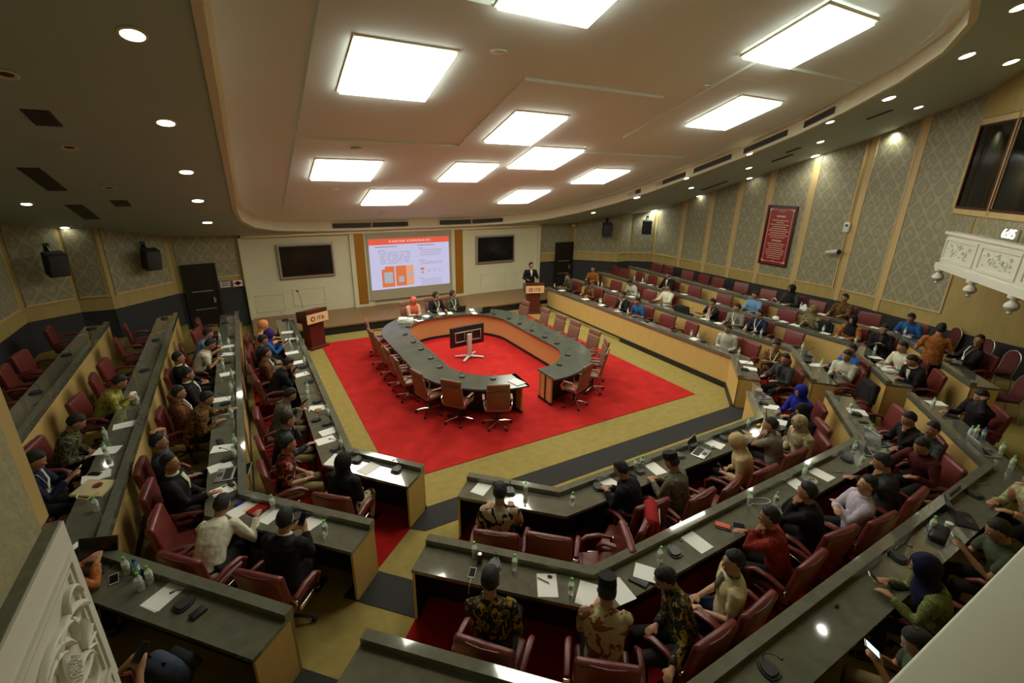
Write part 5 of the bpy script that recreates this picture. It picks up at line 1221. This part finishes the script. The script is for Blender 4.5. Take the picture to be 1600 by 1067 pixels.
# ================================================================== THINGS ON THE DESKS
def zrow(row): return DZ(row)+.001 if row != 'T' else .746
ITEMS = {}
def reg(kind, row, o, u, v): ITEMS.setdefault((kind, row), []).append((v if row[0] in 'LR' else u, o))
def mk_bottle(cap='capg', body='bottle'):
    r = empty('water_bottle')
    b = MB(); b.lathe([(.028, 0), (.031, .006), (.031, .05), (.028, .06), (.031, .07), (.031, .135), (.026, .155), (.014, .178), (.0125, .19)], 14); b.build('bottle_body', M[body], r)
    b = MB(); b.lathe([(.0315, .075), (.0318, .078), (.0318, .128), (.0315, .131)], 14); b.build('label_band', M['lab'], r)
    b = MB(); b.lathe([(.0155, .186), (.0158, .19), (.0158, .206), (.013, .210)], 12); b.build('cap', M[cap], r)
    return r
def mk_mic():
    r = empty('desk_microphone')
    out = [(x*1.28, y*1.28) for x, y in [(-.065, -.03), (-.05, -.065), (0, -.075), (.05, -.065), (.065, -.03), (.055, .03), (.02, .075), (-.02, .075), (-.055, .03)]]
    b = MB(); b.strip(out, [(x*.3, y*.3) for x, y in out], 0, .018, closed=True); b.prism(out, 0, .016); b.prism([(x*.82, y*.82+.004) for x, y in out], .016, lambda x, y: .028+.16*max(0, y)+.01); b.build('base', M['darkgrey'], r)
    b = MB(); b.rbox((0, -.045, .030), (.022, .016, .010), .003); b.build('button', M['silver'], r)
    b = MB(); b.tube([(0, .055, .03), (0, .075, .09), (0, .05, .15), (0, -.01, .205), (0, -.05, .225)], .0045, 6); b.build('gooseneck', M['blackp'], r)
    b = MB(); b.tube([(0, -.05, .225), (0, -.085, .235)], [.010, .012], 8); b.build('capsule', M['blackp'], r)
    return r
PB = mk_bottle(); PBT = tree(PB); PBL = mk_bottle('capb', 'blueb'); PBLT = tree(PBL); PM = mk_mic(); PMT = tree(PM); used = set()
def inst(proto, t, loc, rz):
    if proto.name not in used: used.add(proto.name); proto.location = loc; proto.rotation_euler.z = rz; return proto
    return dup(proto, loc, rz, t)
ri = random.Random(5)
def azr(row, stub=0): return {'L': 90, 'R': 270, 'N': 0, 'T': 0}[row[0]] if not stub else {'L': 45, 'R': 315, 'N': 45 if stub == 1 else 315}[row[0]]
def bottle(row, u, v, blue=False):
    o = inst(PBL if blue else PB, PBLT if blue else PBT, clamp_item(row, P(u, v, zrow(row)), .16), ri.uniform(0, 6)); reg('blue bottle' if blue else 'bottle', row, o, u, v)
def mic(row, u, v, stub=0, az=None, s=1.0):
    a = azr(row, stub) if az is None else az
    o = inst(PM, PMT, clamp_item(row, P(u, v, zrow(row)), .10), -math.radians(a+ri.uniform(-12, 12))); o.scale = (.80,)*3 if row == 'T' else (.94,)*3; reg('mic', row, o, u, v)
def paper(row, u, v, stub=0, w=.21, h=.297, rot=None, m='paper', n=1, kind='paper', dz=0):
    a = azr(row, stub)+(ri.uniform(-18, 18) if rot is None else rot); p = clamp_item(row, P(u, v, zrow(row)+dz), .08)
    b = MB(); k = len(ITEMS.get((kind, row), []))
    for i in range(n):
        T = Matrix.Translation((ri.uniform(-.01, .01)*i, ri.uniform(-.01, .01)*i, i*.0015)) @ Matrix.Rotation(ri.uniform(-.08, .08)*i, 4, 'Z'); b.box((-w/2, -h/2, 0), (w/2, h/2, .0014), T=T)
    o = b.build('paper_sheets' if kind == 'paper' else kind.replace(' ', '_'), M[m] if m in M else C[m], smooth=False); o.location = p; o.rotation_euler.z = -math.radians(a); reg(kind, row, o, u, v); return o
IT = dict(
 L1=dict(p=[(449,519),(455,530),(456,551),(465,566),(471,585),(496,637),(514,674),(509,688)], b=[(453,541),(465,536),(476,568),(481,621),(481,611),(514,650),(533,700)], m=[(445,500),(458,533),(474,574),(483,597),(496,628),(494,657),(511,663),(524,702)], ps=[(524,719),(576,732)], ms=[(559,719),(621,734)]),
 L2=dict(p=[(356,541),(358,553),(356,584),(346,624),(349,644),(349,700),(344,729),(351,765)], b=[(341,530),(358,539),(349,575),(363,591),(362,611),(362,651),(368,697),(367,716)], m=[(352,505),(360,527),(355,567),(352,631),(356,718)], ps=[(378,796),(424,804),(495,808)], bs=[(429,793),(509,835)], ms=[(361,777),(467,806)]),
 L3=dict(p=[(195,664),(167,704),(139,747)], b=[(216,631),(166,686),(167,712),(152,798)], m=[(257,498),(244,532),(226,579)], bs=[(200,896),(221,921),(236,910)], ms=[(288,945)], ps=[(255,932)]),
 L4=dict(m=[(142,514),(104,555),(56,614)]),
 R1=dict(p=[(885,453),(919,467),(946,476),(973,485),(1092,528)], b=[(939,475),(947,473),(995,488),(1085,525),(1099,528),(1154,555),(863,447)], m=[(955,478),(1017,501),(1056,517),(1105,533),(1150,549)], ps=[(1166,566),(1174,576)], ms=[(1164,578)]),
 R2=dict(p=[(968,454),(997,462),(1080,489),(1109,497),(1128,504)], b=[(948,445),(951,447),(1012,464),(1066,483),(1117,496),(1173,515),(1191,524)], m=[(1245,542),(1030,471),(1090,490)], ps=[(1274,570)], bs=[(1253,547),(1286,573)], ms=[(1263,557)]),
 R3=dict(p=[(1011,441),(1025,444),(1076,459),(1127,473),(1231,501),(1249,506),(1296,519),(1315,526)], b=[(999,437),(1017,440),(1295,517)], m=[(1058,453),(1200,491)], ps=[(1367,559),(1382,572),(1400,579)], bs=[(1336,537),(1369,552)]),
 R4=dict(p=[(1141,450),(1207,466),(1237,473),(1296,489),(1380,509)], b=[(1271,479)], m=[(1050,423),(1180,457)], ps=[(1427,524)], bs=[(1423,521)]),
 N1=dict(p=[(1112,691),(1024,732),(954,755)], b=[(894,789),(982,726),(998,728),(1168,668)], m=[(934,762),(992,732),(1060,712),(1130,686)], p1=[(753,762)], b1=[(821,772)], m1=[(797,768)], ps=[(1215,637),(1227,661)], bs=[(1172,606)], ms=[(1193,631)]),
 N2=dict(p=[(968,923),(1089,847),(1247,758),(1283,741)], b=[(1030,877),(1170,789),(1211,789),(1255,746),(1333,707),(1345,727)], m=[(1053,863),(1323,719)], p1=[(855,914),(918,928)], b1=[(742,868),(804,890),(892,928)], m1=[(774,881)], ps=[(1348,644),(1377,650)], bs=[(1328,642),(1358,680)], ms=[(1338,648)]),
 N3=dict(b=[(1454,829),(1579,731)], m=[(1200,1047),(1403,872),(1518,772)], ps=[(1464,630)], bs=[(1456,637),(1514,683),(1523,682),(1572,711)], ms=[(1486,651)]))
for row, d in IT.items():
    st = 2 if row[0] == 'N' else 1
    for key, stub in (('', 0), ('1', 1), ('s', st)):
        for u, v in d.get('p'+key, []): paper(row, u, v, stub, n=ri.choice((1, 2)))
        for u, v in d.get('b'+key, []): bottle(row, u, v)
        for u, v in d.get('m'+key, []): mic(row, u, v, stub)
bottle('L3', 221, 896, True); bottle('N3', 1537, 686, True)
def named(name, cat, label, parts, row, u, v, stub=0, rot=0, dz=0):
    r = empty(name, clamp_item(row, P(u, v, zrow(row)+dz), .10), -math.radians(azr(row, stub)+rot)); tag(r, label, cat)
    for nm, b, m in parts: b.build(nm, m, r)
    return r
def laptop(row, u, v, label, stub=0, rot=0, body='silver', ang=105, logo=False, wd=.33, on=False):
    b = MB(); b.rbox((0, 0, .009), (wd, .23, .016), .006)
    k = MB(); k.box((-wd*.43, -.01, .0175), (wd*.43, .09, .0185)); tp = MB(); tp.box((-.05, -.095, .0175), (.05, -.03, .0183))
    T = Matrix.Translation((0, .115, .014)) @ Matrix.Rotation(math.radians(180-ang), 4, 'X')
    l = MB(); l.rbox((0, -.11, .0), (wd, .22, .008), .003, T=T @ Matrix.Scale(-1, 4, (0, 1, 0)) if False else T @ Matrix.Rotation(math.pi, 4, 'X'))
    s = MB(); s.box((-wd*.46, .012, .0045), (wd*.46, .205, .0055), T=T)
    s.v = [tuple(v_) for v_ in s.v]
    r = named('laptop', 'laptop', label, [('base', b, M[body]), ('keyboard', k, M['blackp']), ('touchpad', tp, M['darkgrey'])], row, u, v, stub, rot)
    # lid rises from the back edge
    c, s_ = math.cos(math.radians(ang-90)), math.sin(math.radians(ang-90)); L = .215
    def lid(y0, y1, z0, z1, x): 
        out = []
        for X in (-x, x):
            for (t, d) in ((y0, z0), (y1, z0), (y1, z1), (y0, z1)): out.append((X, .112+t*s_+d*c, .014+t*c-d*s_))
        m_ = MB(); m_.add(out, [(0,1,2,3),(7,6,5,4),(0,4,5,1),(1,5,6,2),(2,6,7,3),(3,7,4,0)]); return m_
    ld = lid(0, L, -.003, .004, wd/2).build('lid', M[body], r, smooth=False)
    lid(.012, L-.012, -.0045, -.003, wd/2-.012).build('screen', em('laptop_screen_lit', (.5, .6, .7), .5) if on else M['screenoff'], ld, smooth=False)
    if logo:
        m_ = MB(); m_.lathe([(.016, 0), (.016, .001)], 14, T=Matrix.Translation((0, .112+L*.5*s_+.0045*c, .014+L*.5*c-.0045*s_)) @ Matrix.Rotation(-math.radians(ang), 4, 'X')); m_.build('lid_emblem', M['whitep'], ld)
    return r
laptop('L2', 352, 742, 'silver laptop lying open on the second left desk near its bend', rot=10, ang=172)
laptop('L3', 162, 873, 'dark open laptop beside the carved parapet with three green-capped bottles next to it', stub=1, rot=-25, body='darkgrey', ang=112, wd=.37)
laptop('T', 718, 486, 'open black laptop on the oval table before the person in the green printed shirt', rot=178, body='blackp', ang=108)
laptop('T', 757, 488, 'black laptop standing open alone on the far side of the oval table', rot=175, body='blackp', ang=100)
laptop('R1', 868, 446, 'black laptop at the stage end of the innermost right desk', rot=10, body='blackp')
laptop('R3', 1376, 565, 'dark laptop lying flat on the stub of the third right desk', stub=1, body='blackp', ang=160, wd=.28)
laptop('N1', 1095, 708, 'open silver and black laptop on the front near desk beyond the beige headscarf', rot=-18, ang=112)
laptop('N1', 1190, 617, 'pale laptop in use by the person in the royal blue headscarf', stub=2, rot=-25, ang=100)
laptop('N1', 1207, 664, 'large open black laptop at the bend of the front near desk', stub=2, rot=10, body='blackp', ang=95, wd=.38)
laptop('N2', 1357, 706, 'open silver laptop with dark keys at the bend of the middle near desk', rot=-40, ang=95)
laptop('N2', 1385, 692, 'silver laptop with a round white emblem on the lid, middle near desk', stub=2, rot=-20, ang=112, logo=True)
laptop('N3', 1540, 706, 'grey laptop seen from behind on the stub of the rear near desk', stub=2, rot=0, ang=118)
laptop('N3', 1504, 812, 'dark red-brown laptop open on the rear near desk behind the cup', rot=-35, body='blackp', ang=110)
def slab(row, u, v, name, cat, label, size, m, stub=0, rot=0, extra=None, bev=.004, dz=0):
    b = MB(); b.rbox((0, 0, size[2]/2), size, min(bev, size[2]*.45)); parts = [('casing' if extra else 'body', b, M[m] if m in M else C[m])]
    if extra: e = MB(); e.box((-size[0]*.44, -size[1]*.42, size[2]), (size[0]*.44, size[1]*.42, size[2]+.0008)); parts.append(('screen', e, M[extra]))
    return named(name, cat, label, parts, row, u, v, stub, rot, dz)
slab('L3', 178, 905, 'phone', 'phone', 'white phone with dark screen lying beside the open dark laptop', (.078, .155, .009), 'whitep', 1, -55, 'screenoff')
slab('L3', 310, 959, 'power_bank', 'box', 'small black box behind the microphone on the third left desk stub', (.08, .13, .03), 'blackp', 1, 10)
slab('L3', 147, 741, 'phone', 'phone', 'black phone lying on white paper beside the tote bag', (.07, .15, .012), 'blackp', 0, 30, 'screenoff', dz=.004)
slab('L2', 344, 690, 'phone', 'phone', 'flat black wallet case on the second left desk above white paper', (.09, .17, .012), 'blackp', 0, 80)
slab('L2', 363, 756, 'glasses_case', 'case', 'narrow black case on paper near the bend of the second left desk', (.05, .15, .025), 'blackp', 0, 70, dz=.004)
slab('L2', 409, 792, 'notebook', 'notebook', 'bright red notebook on the stub of the second left desk', (.17, .25, .018), 'redj', 1, 12)
slab('L2', 395, 793, 'envelope', 'paper', 'cream paper slip half under the red notebook', (.12, .22, .003), 'cream', 1, 12)
slab('L2', 376, 786, 'pen_case', 'case', 'small blue oval pouch on paper at the bend of the second left desk', (.05, .11, .018), 'royal', 1, 20, dz=.004, bev=.008)
slab('L1', 497, 641, 'brochure', 'paper', 'orange-printed brochure on the innermost left desk', (.14, .12, .004), 'orange', 0, 10, dz=.005)
slab('N1', 1159, 677, 'magazine', 'magazine', 'colourful yellow and red magazine on the front near desk', (.24, .3, .006), 'floral', 0, -20)
slab('N1', 1150, 671, 'phone', 'phone', 'dark phone beside the magazine on the front near desk', (.075, .15, .01), 'blackp', 0, 15, 'screenoff')
slab('N2', 738, 895, 'phone', 'phone', 'white phone with a charging cable at the left end of the middle near desk', (.07, .14, .009), 'whitep', 1, -8, 'screenoff')
slab('N2', 998, 908, 'wallet', 'case', 'black wallet sticking out from under a sheet on the middle near desk', (.11, .20, .02), 'blackp', 0, -25)
paper('N2', 1013, 896, 0, rot=-38, dz=.022)
slab('N2', 1130, 824, 'phone', 'phone', 'black phone under the coral case on the middle near desk', (.10, .18, .012), 'blackp', 0, -35)
slab('N2', 1129, 821, 'phone_case', 'case', 'coral pink flat case on the middle near desk', (.085, .17, .012), 'coral', 0, -35, dz=.013)
slab('N2', 1154, 821, 'phone', 'phone', 'dark phone by the elbow of the red printed shirt', (.075, .15, .01), 'darkgrey', 0, -45, 'screenoff')
slab('N2', 1309, 738, 'pen', 'pen', 'pale blue pen lying alone on the middle near desk', (.012, .15, .010), 'lblue', 0, -50)
slab('N2', 849, 907, 'pen', 'pen', 'red pen lying on white paper at the middle near desk', (.010, .14, .009), 'redj', 1, -75, dz=.005)
slab('N3', 1466, 838, 'pouch', 'bag', 'plump black pouch on the rear near desk beside the cup', (.34, .16, .08), 'blackp', 0, -10, bev=.035)
slab('N3', 1476, 643, 'phone', 'phone', 'black phone by the microphone near the resting person', (.08, .15, .01), 'blackp', 2, 20, 'screenoff')
slab('N2', 1349, 660, 'phone', 'phone', 'dark phone near papers on the stub of the middle near desk', (.08, .15, .01), 'blackp', 2, 0, 'screenoff')
slab('R2', 1261, 566, 'camera_bag', 'bag', 'black and grey case on the stub of the second right desk', (.22, .16, .07), 'blackp', 1, 20, bev=.02)
slab('R3', 1391, 569, 'tray', 'tray', 'small dark tray with white papers on the stub of the third right desk', (.2, .14, .02), 'darkgrey', 1, 0)
slab('T', 807, 597, 'notebook', 'notebook', 'white notepad at the gap end of the oval table', (.26, .34, .012), 'whitep', 0, -12)
# cup, can, plate, small things
b = MB(); b.lathe([(.026, 0), (.036, .10), (.038, .104)], 14); b2 = MB(); b2.lathe([(.039, .104), (.039, .110), (.03, .113)], 14); b3 = MB(); b3.lathe([(.030, .03), (.0375, .09)], 14)
named('cup', 'cup', 'plastic cup of pale green drink on the rear near desk', [('cup_body', b, M['bottle']), ('lid', b2, M['whitep']), ('drink', b3, M['lab'])], 'N3', 1479, 829)
b = MB(); b.lathe([(.028, 0), (.032, .008), (.032, .11), (.027, .12)], 14); b2 = MB(); b2.lathe([(.027, .12), (.024, .122)], 14)
named('drink_can', 'can', 'dark brown drink can at the left end of the middle near desk', [('can_body', b, mat('brown_can', (.08, .03, .02), .3, .4)), ('can_top', b2, M['silver'])], 'N2', 754, 868)
b = MB(); b.lathe([(.05, 0), (.09, .014), (.092, .016)], 20); b2 = MB(); [b2.blob((x, y, .03), (.025, .02, .016), su=8, sv=6) for x, y in ((-.03, .01), (.03, -.01), (.0, .035))]
named('snack_plate', 'plate', 'small plate of green and brown snacks on the middle near desk', [('plate', b, M['bottle']), ('snacks', b2, mat('snack', (.35, .30, .06), .6))], 'N2', 1266, 751)
b = MB(); b.rbox((0, 0, .02), (.10, .055, .04), .018); named('food_roll', 'food', 'yellow wrapped snack on the ledge side of the front near desk', [('wrapper', b, mat('yellow_wrap', (.7, .5, .05), .5))], 'N1', 1180, 663)
b = MB(); b.blob((0, 0, .03), (.035, .035, .03)); named('crumpled_tissue', 'tissue', 'round white crumpled tissue between the laptop and papers on the front near desk', [('tissue', b, M['paper'])], 'N1', 1113, 700)
for row, u, v, st_, lab in (('N2', 861, 893, 1, 'small dark microphone foam lying on the middle near desk'), ('N3', 1302, 944, 0, 'small dark clip lying on the rear near desk')):
    b = MB(); b.blob((0, 0, .012), (.028, .016, .012), su=10, sv=7); named('foam_tip', 'small part', lab, [('foam', b, M['blackp'])], row, u, v, st_)
# white cable of the charging phone and headset cables
def cable(name, label, pts, m, r=.003):
    b = MB(); b.tube(pts, r, 6); o = b.build(name, M[m]); tag(o, label, 'cable')
zz = zrow('N2'); cable('charging_cable', 'white charging cable hanging from the phone over the desk edge', [P(737, 899, zz+.006), P(735, 908, zz+.008), P(733, 916, zz-.02), P(732, 928, zz-.10)], 'whitep')
cable('headset_cable', 'coiled white cable on the middle near desk by the red printed shirt', [P(1186+18*math.cos(t*.5), 783+5*math.sin(t*.5), zz+.006) for t in range(14)], 'whitep', .006)
cable('sling_strap', 'black strap hanging over the ledge of the rear near desk', [P(1500, 760, ZR[3]+.02), P(1485, 772, ZR[3]+.012), P(1484, 790, zrow('N3')+.01), P(1490, 812, zrow('N3')+.006)], 'blackp', .012)
# tote bag, camera, backpack, jacket on chair, bags
b = MB(); b.rbox((0, 0, .02), (.34, .38, .04), .018, 3); b.v = [(x, y, z+.015*math.sin(x*19+y*11)) for x, y, z in b.v]
r = named('tote_bag', 'bag', 'cream cloth tote bag with a red round print lying on the third left desk', [('bag_body', b, C['cream'])], 'L3', 149, 765, 0, 25)
b = MB(); b.lathe([(.05, .045), (.05, .052)], 20, T=Matrix.Translation((-.03, .02, 0))); b.build('red_print', M['ink'], r); b = MB(); b.tube([(.10, -.12, .045), (.22, -.05, .04), (.24, .08, .03), (.10, .13, .045)], .010, 6); b.build('handle', C['cream'], r)
b = MB(); b.rbox((0, 0, .05), (.16, .12, .10), .03); b2 = MB(); b2.tube([(0, .03, .05), (0, .14, .05)], [.045, .045], 14); b3 = MB(); b3.rbox((.06, .02, .12), (.11, .07, .004), .001)
named('camera', 'camera', 'dark camera with a white card on it at the bend of the third left desk', [('camera_body', b, M['darkgrey']), ('lens', b2, M['blackp']), ('card', b3, M['paper'])], 'L3', 128, 860, 0, 30)
p = P(272, 1035, .43+.62)
r = empty('backpack', (p.x, p.y, .86), -math.radians(50)); tag(r, 'dark blue-grey backpack on a chair at the lower left', 'bag')
b = MB(); b.rbox((0, 0, .17), (.30, .20, .40), .08, 4, T=Matrix.Rotation(.35, 4, 'X')); b.build('bag_body', C['denim'], r); b = MB(); b.rbox((0, .13, .10), (.24, .10, .20), .035, 3, T=Matrix.Rotation(.35, 4, 'X')); b.build('front_pocket', C['dgrey'], r)
for s in (-1, 1): b = MB(); b.tube([(s*.08, -.10, .36), (s*.10, -.20, .25), (s*.09, -.15, .05)], [(.022, .008)]*3, 8); b.build('strap', C['black'], r)
def draped(u, v, z, az, name, label, m, lett=None, w=.50, zf=.26):
    """garment hung over a chair back"""
    p = P(u, v, z); r = empty(name, (p.x, p.y, z-.42), -math.radians(az)); tag(r, label, 'jacket')
    b = MB(); b.rbox((0, 0, .21), (w, .17, .46), .07, 4); b.v = [(x*(1+.10*math.sin(z_*14)), y+.02*math.sin(x*22+z_*9), z_) for x, y, z_ in b.v]; b.build('cloth', C[m], r)
    for s in (-1, 1): b = MB(); b.tube([(s*.20, 0, .40), (s*(w/2+.02), .03, .22), (s*(w/2+.01), .05, .0)], [.05, .05, .04], 9); b.build('sleeve', C[m], r)
    if lett:
        b = MB()
        for k, wd in enumerate((.30, .22, .26)): 
            x = -wd/2
            while x < wd/2: e = x+ri.uniform(.012, .03); b.box((x, -.098-.006, .32-k*.045), (e, -.092, .345-k*.045)); x = e+.008
        b.build('lettering', M['paper'], r, smooth=False)
    return r
draped(1019, 797, 1.10, -45, 'jacket', 'bright red jacket with white lettering hung over a chair behind the front near desk', 'redj', 1)
draped(1361, 597, 1.28, 312, 'jacket', 'black jacket hung over the tall-backed chair at the end of the second right desk', 'black')
draped(1067, 478, 1.22, 270, 'jacket', 'black jacket draped over a chair in the second right row', 'black')
draped(1289, 503, 1.40, 270, 'jacket', 'black garment over the chair beside the green and white print', 'black', w=.4)
draped(1199, 497, 1.22, 270, 'jacket', 'grey garment on a chair at the end of the second right row', 'grey', w=.36)
# white carton and papers at the head of the oval table
b = MB(); b.rbox((0, 0, .05), (.46, .34, .10), .01); b2 = MB()
for k in range(7): b2.box((-.12, -.08, 0), (.12, .08, .003), T=Matrix.Translation((ri.uniform(-.12, .12), ri.uniform(-.1, .1), .105+.006*k)) @ Matrix.Rotation(ri.uniform(-1, 1), 4, 'Z'))
named('carton', 'box', 'pale open carton of papers at the left head of the oval table', [('carton_body', b, M['paper']), ('papers', b2, M['paper'])], 'T', 634, 503, 0, 20)
for u, v in ((654, 500), (667, 494), (690, 490), (703, 489), (737, 484), (741, 489), (675, 487)): paper('T', u, v, 0, w=.16 if u > 700 else .21)
for u, v in ((655, 499), (674, 496), (695, 493)): mic('T', u, v, az=170)
for u, v in ((637, 511), (633, 523), (646, 535), (658, 546), (673, 560), (687, 574)): mic('T', u, v, az=85)
for u, v in ((722, 589), (770, 592)): mic('T', u, v, az=0)
for u, v in ((874, 570), (887, 555)): mic('T', u, v, az=-50)
for u, v in ((870, 537), (851, 527), (831, 517), (812, 506), (795, 498), (772, 491)): mic('T', u, v, az=-90)
b = MB(); b.rbox((0, 0, .05), (.22, .13, .08), .015); b.blob((0, 0, .12), (.06, .04, .06), lambda d: 1+.2*mnoise.noise(d*3)); named('tissue_box', 'tissue box', 'white tissue bundle on the outermost right desk', [('box', b, M['paper'])], 'R4', 1271, 482)
b = MB(); b.blob((0, 0, .05), (.10, .09, .06), lambda d: 1+.25*mnoise.noise(d*3)); named('plastic_bag', 'bag', 'crumpled white plastic bag on the third right desk', [('bag', b, M['paper'])], 'R3', 1220, 498)
b = MB(); b.blob((0, 0, .05), (.13, .10, .05), lambda d: 1+.2*mnoise.noise(d*3)); named('cloth_bundle', 'cloth', 'pink-white cloth bundle on the stub of the outermost right desk', [('cloth', b, C['lav'])], 'R4', 1512, 570, 1)
b = MB(); b.tube([(.09*math.cos(t*.4), 0, .02+.12*math.sin(t*.4)) for t in range(9)], .012, 8); named('headphones', 'headphones', 'pale headband of headphones on the outermost right desk by the black headscarf', [('band', b, M['silver'])], 'R4', 1226, 470)
b = MB(); b.rbox((0, 0, .06), (.16, .10, .10), .03); named('tissue_bundle', 'tissue', 'crumpled tissue pack on the third left desk by the lime printed shirt', [('pack', b, M['paper'])], 'L3', 209, 622)
# ================================================================== LABELS BY PLACE
RL = dict(L1='innermost left row', L2='second left row', L3='third left row', L4='outermost left row', R1='innermost right row', R2='second right row', R3='third right row', R4='outermost right row', N1='front near row', N2='middle near row', N3='rear near row')
KN = {'bottle': ('water_bottle', 'clear green-capped bottle', 'bottle', 'water bottles'), 'blue bottle': ('water_bottle', 'blue bottle with dark blue cap', 'bottle', 'water bottles'), 'mic': ('desk_microphone', 'black gooseneck microphone unit', 'microphone', 'delegate microphone units'), 'paper': ('paper_sheets', 'white paper', 'paper', 'papers on the desks')}
def nth(k): return ORD[k] if k < 20 else 'number %d' % (k+1)
for (kind, row), L in ITEMS.items():
    L.sort(key=lambda t: t[0]); nm, ds, cat, grp = KN[kind]
    for k, (_, o) in enumerate(L):
        if row == 'T': lab = '%s on the oval table, %s from the left' % (ds, nth(k))
        else: lab = '%s on the %s, %s from the %s' % (ds, RL[row].replace('row', 'desk'), nth(k), 'stage' if row[0] in 'LR' else 'left end')
        tag(o, lab, cat, grp)
for (kind, row), L in CHAIRS.items():
    L.sort(key=lambda t: t[0])
    for k, (_, o, nt) in enumerate(L):
        if kind == 'm': lab, cat, grp = 'maroon leather armchair in the %s, %s from the %s' % (RL.get(row, row), nth(k), 'stage' if row[0] in 'LR' else 'left end'), 'chair', 'maroon armchairs behind the desks'
        elif kind == 'b': lab, cat, grp = 'brown leather swivel chair at the oval table, %s clockwise from the near gap' % nth(k), 'chair', 'brown chairs around the oval table'
        else: lab, cat, grp = 'silver-framed round-backed red chair by the right wall, %s from the left' % nth(k), 'chair', 'banquet chairs at the far right'
        tag(o, lab, cat, grp)
seen = {}
for o in bpy.data.objects:
    l = o.get('label')
    if l and o.parent is None:
        w = l.split()
        if len(w) > 16: print('LONG', len(w), l)
        seen.setdefault(l, []).append(o.name)
for l, n in seen.items():
    if len(n) > 1: print('DUP', l, n)
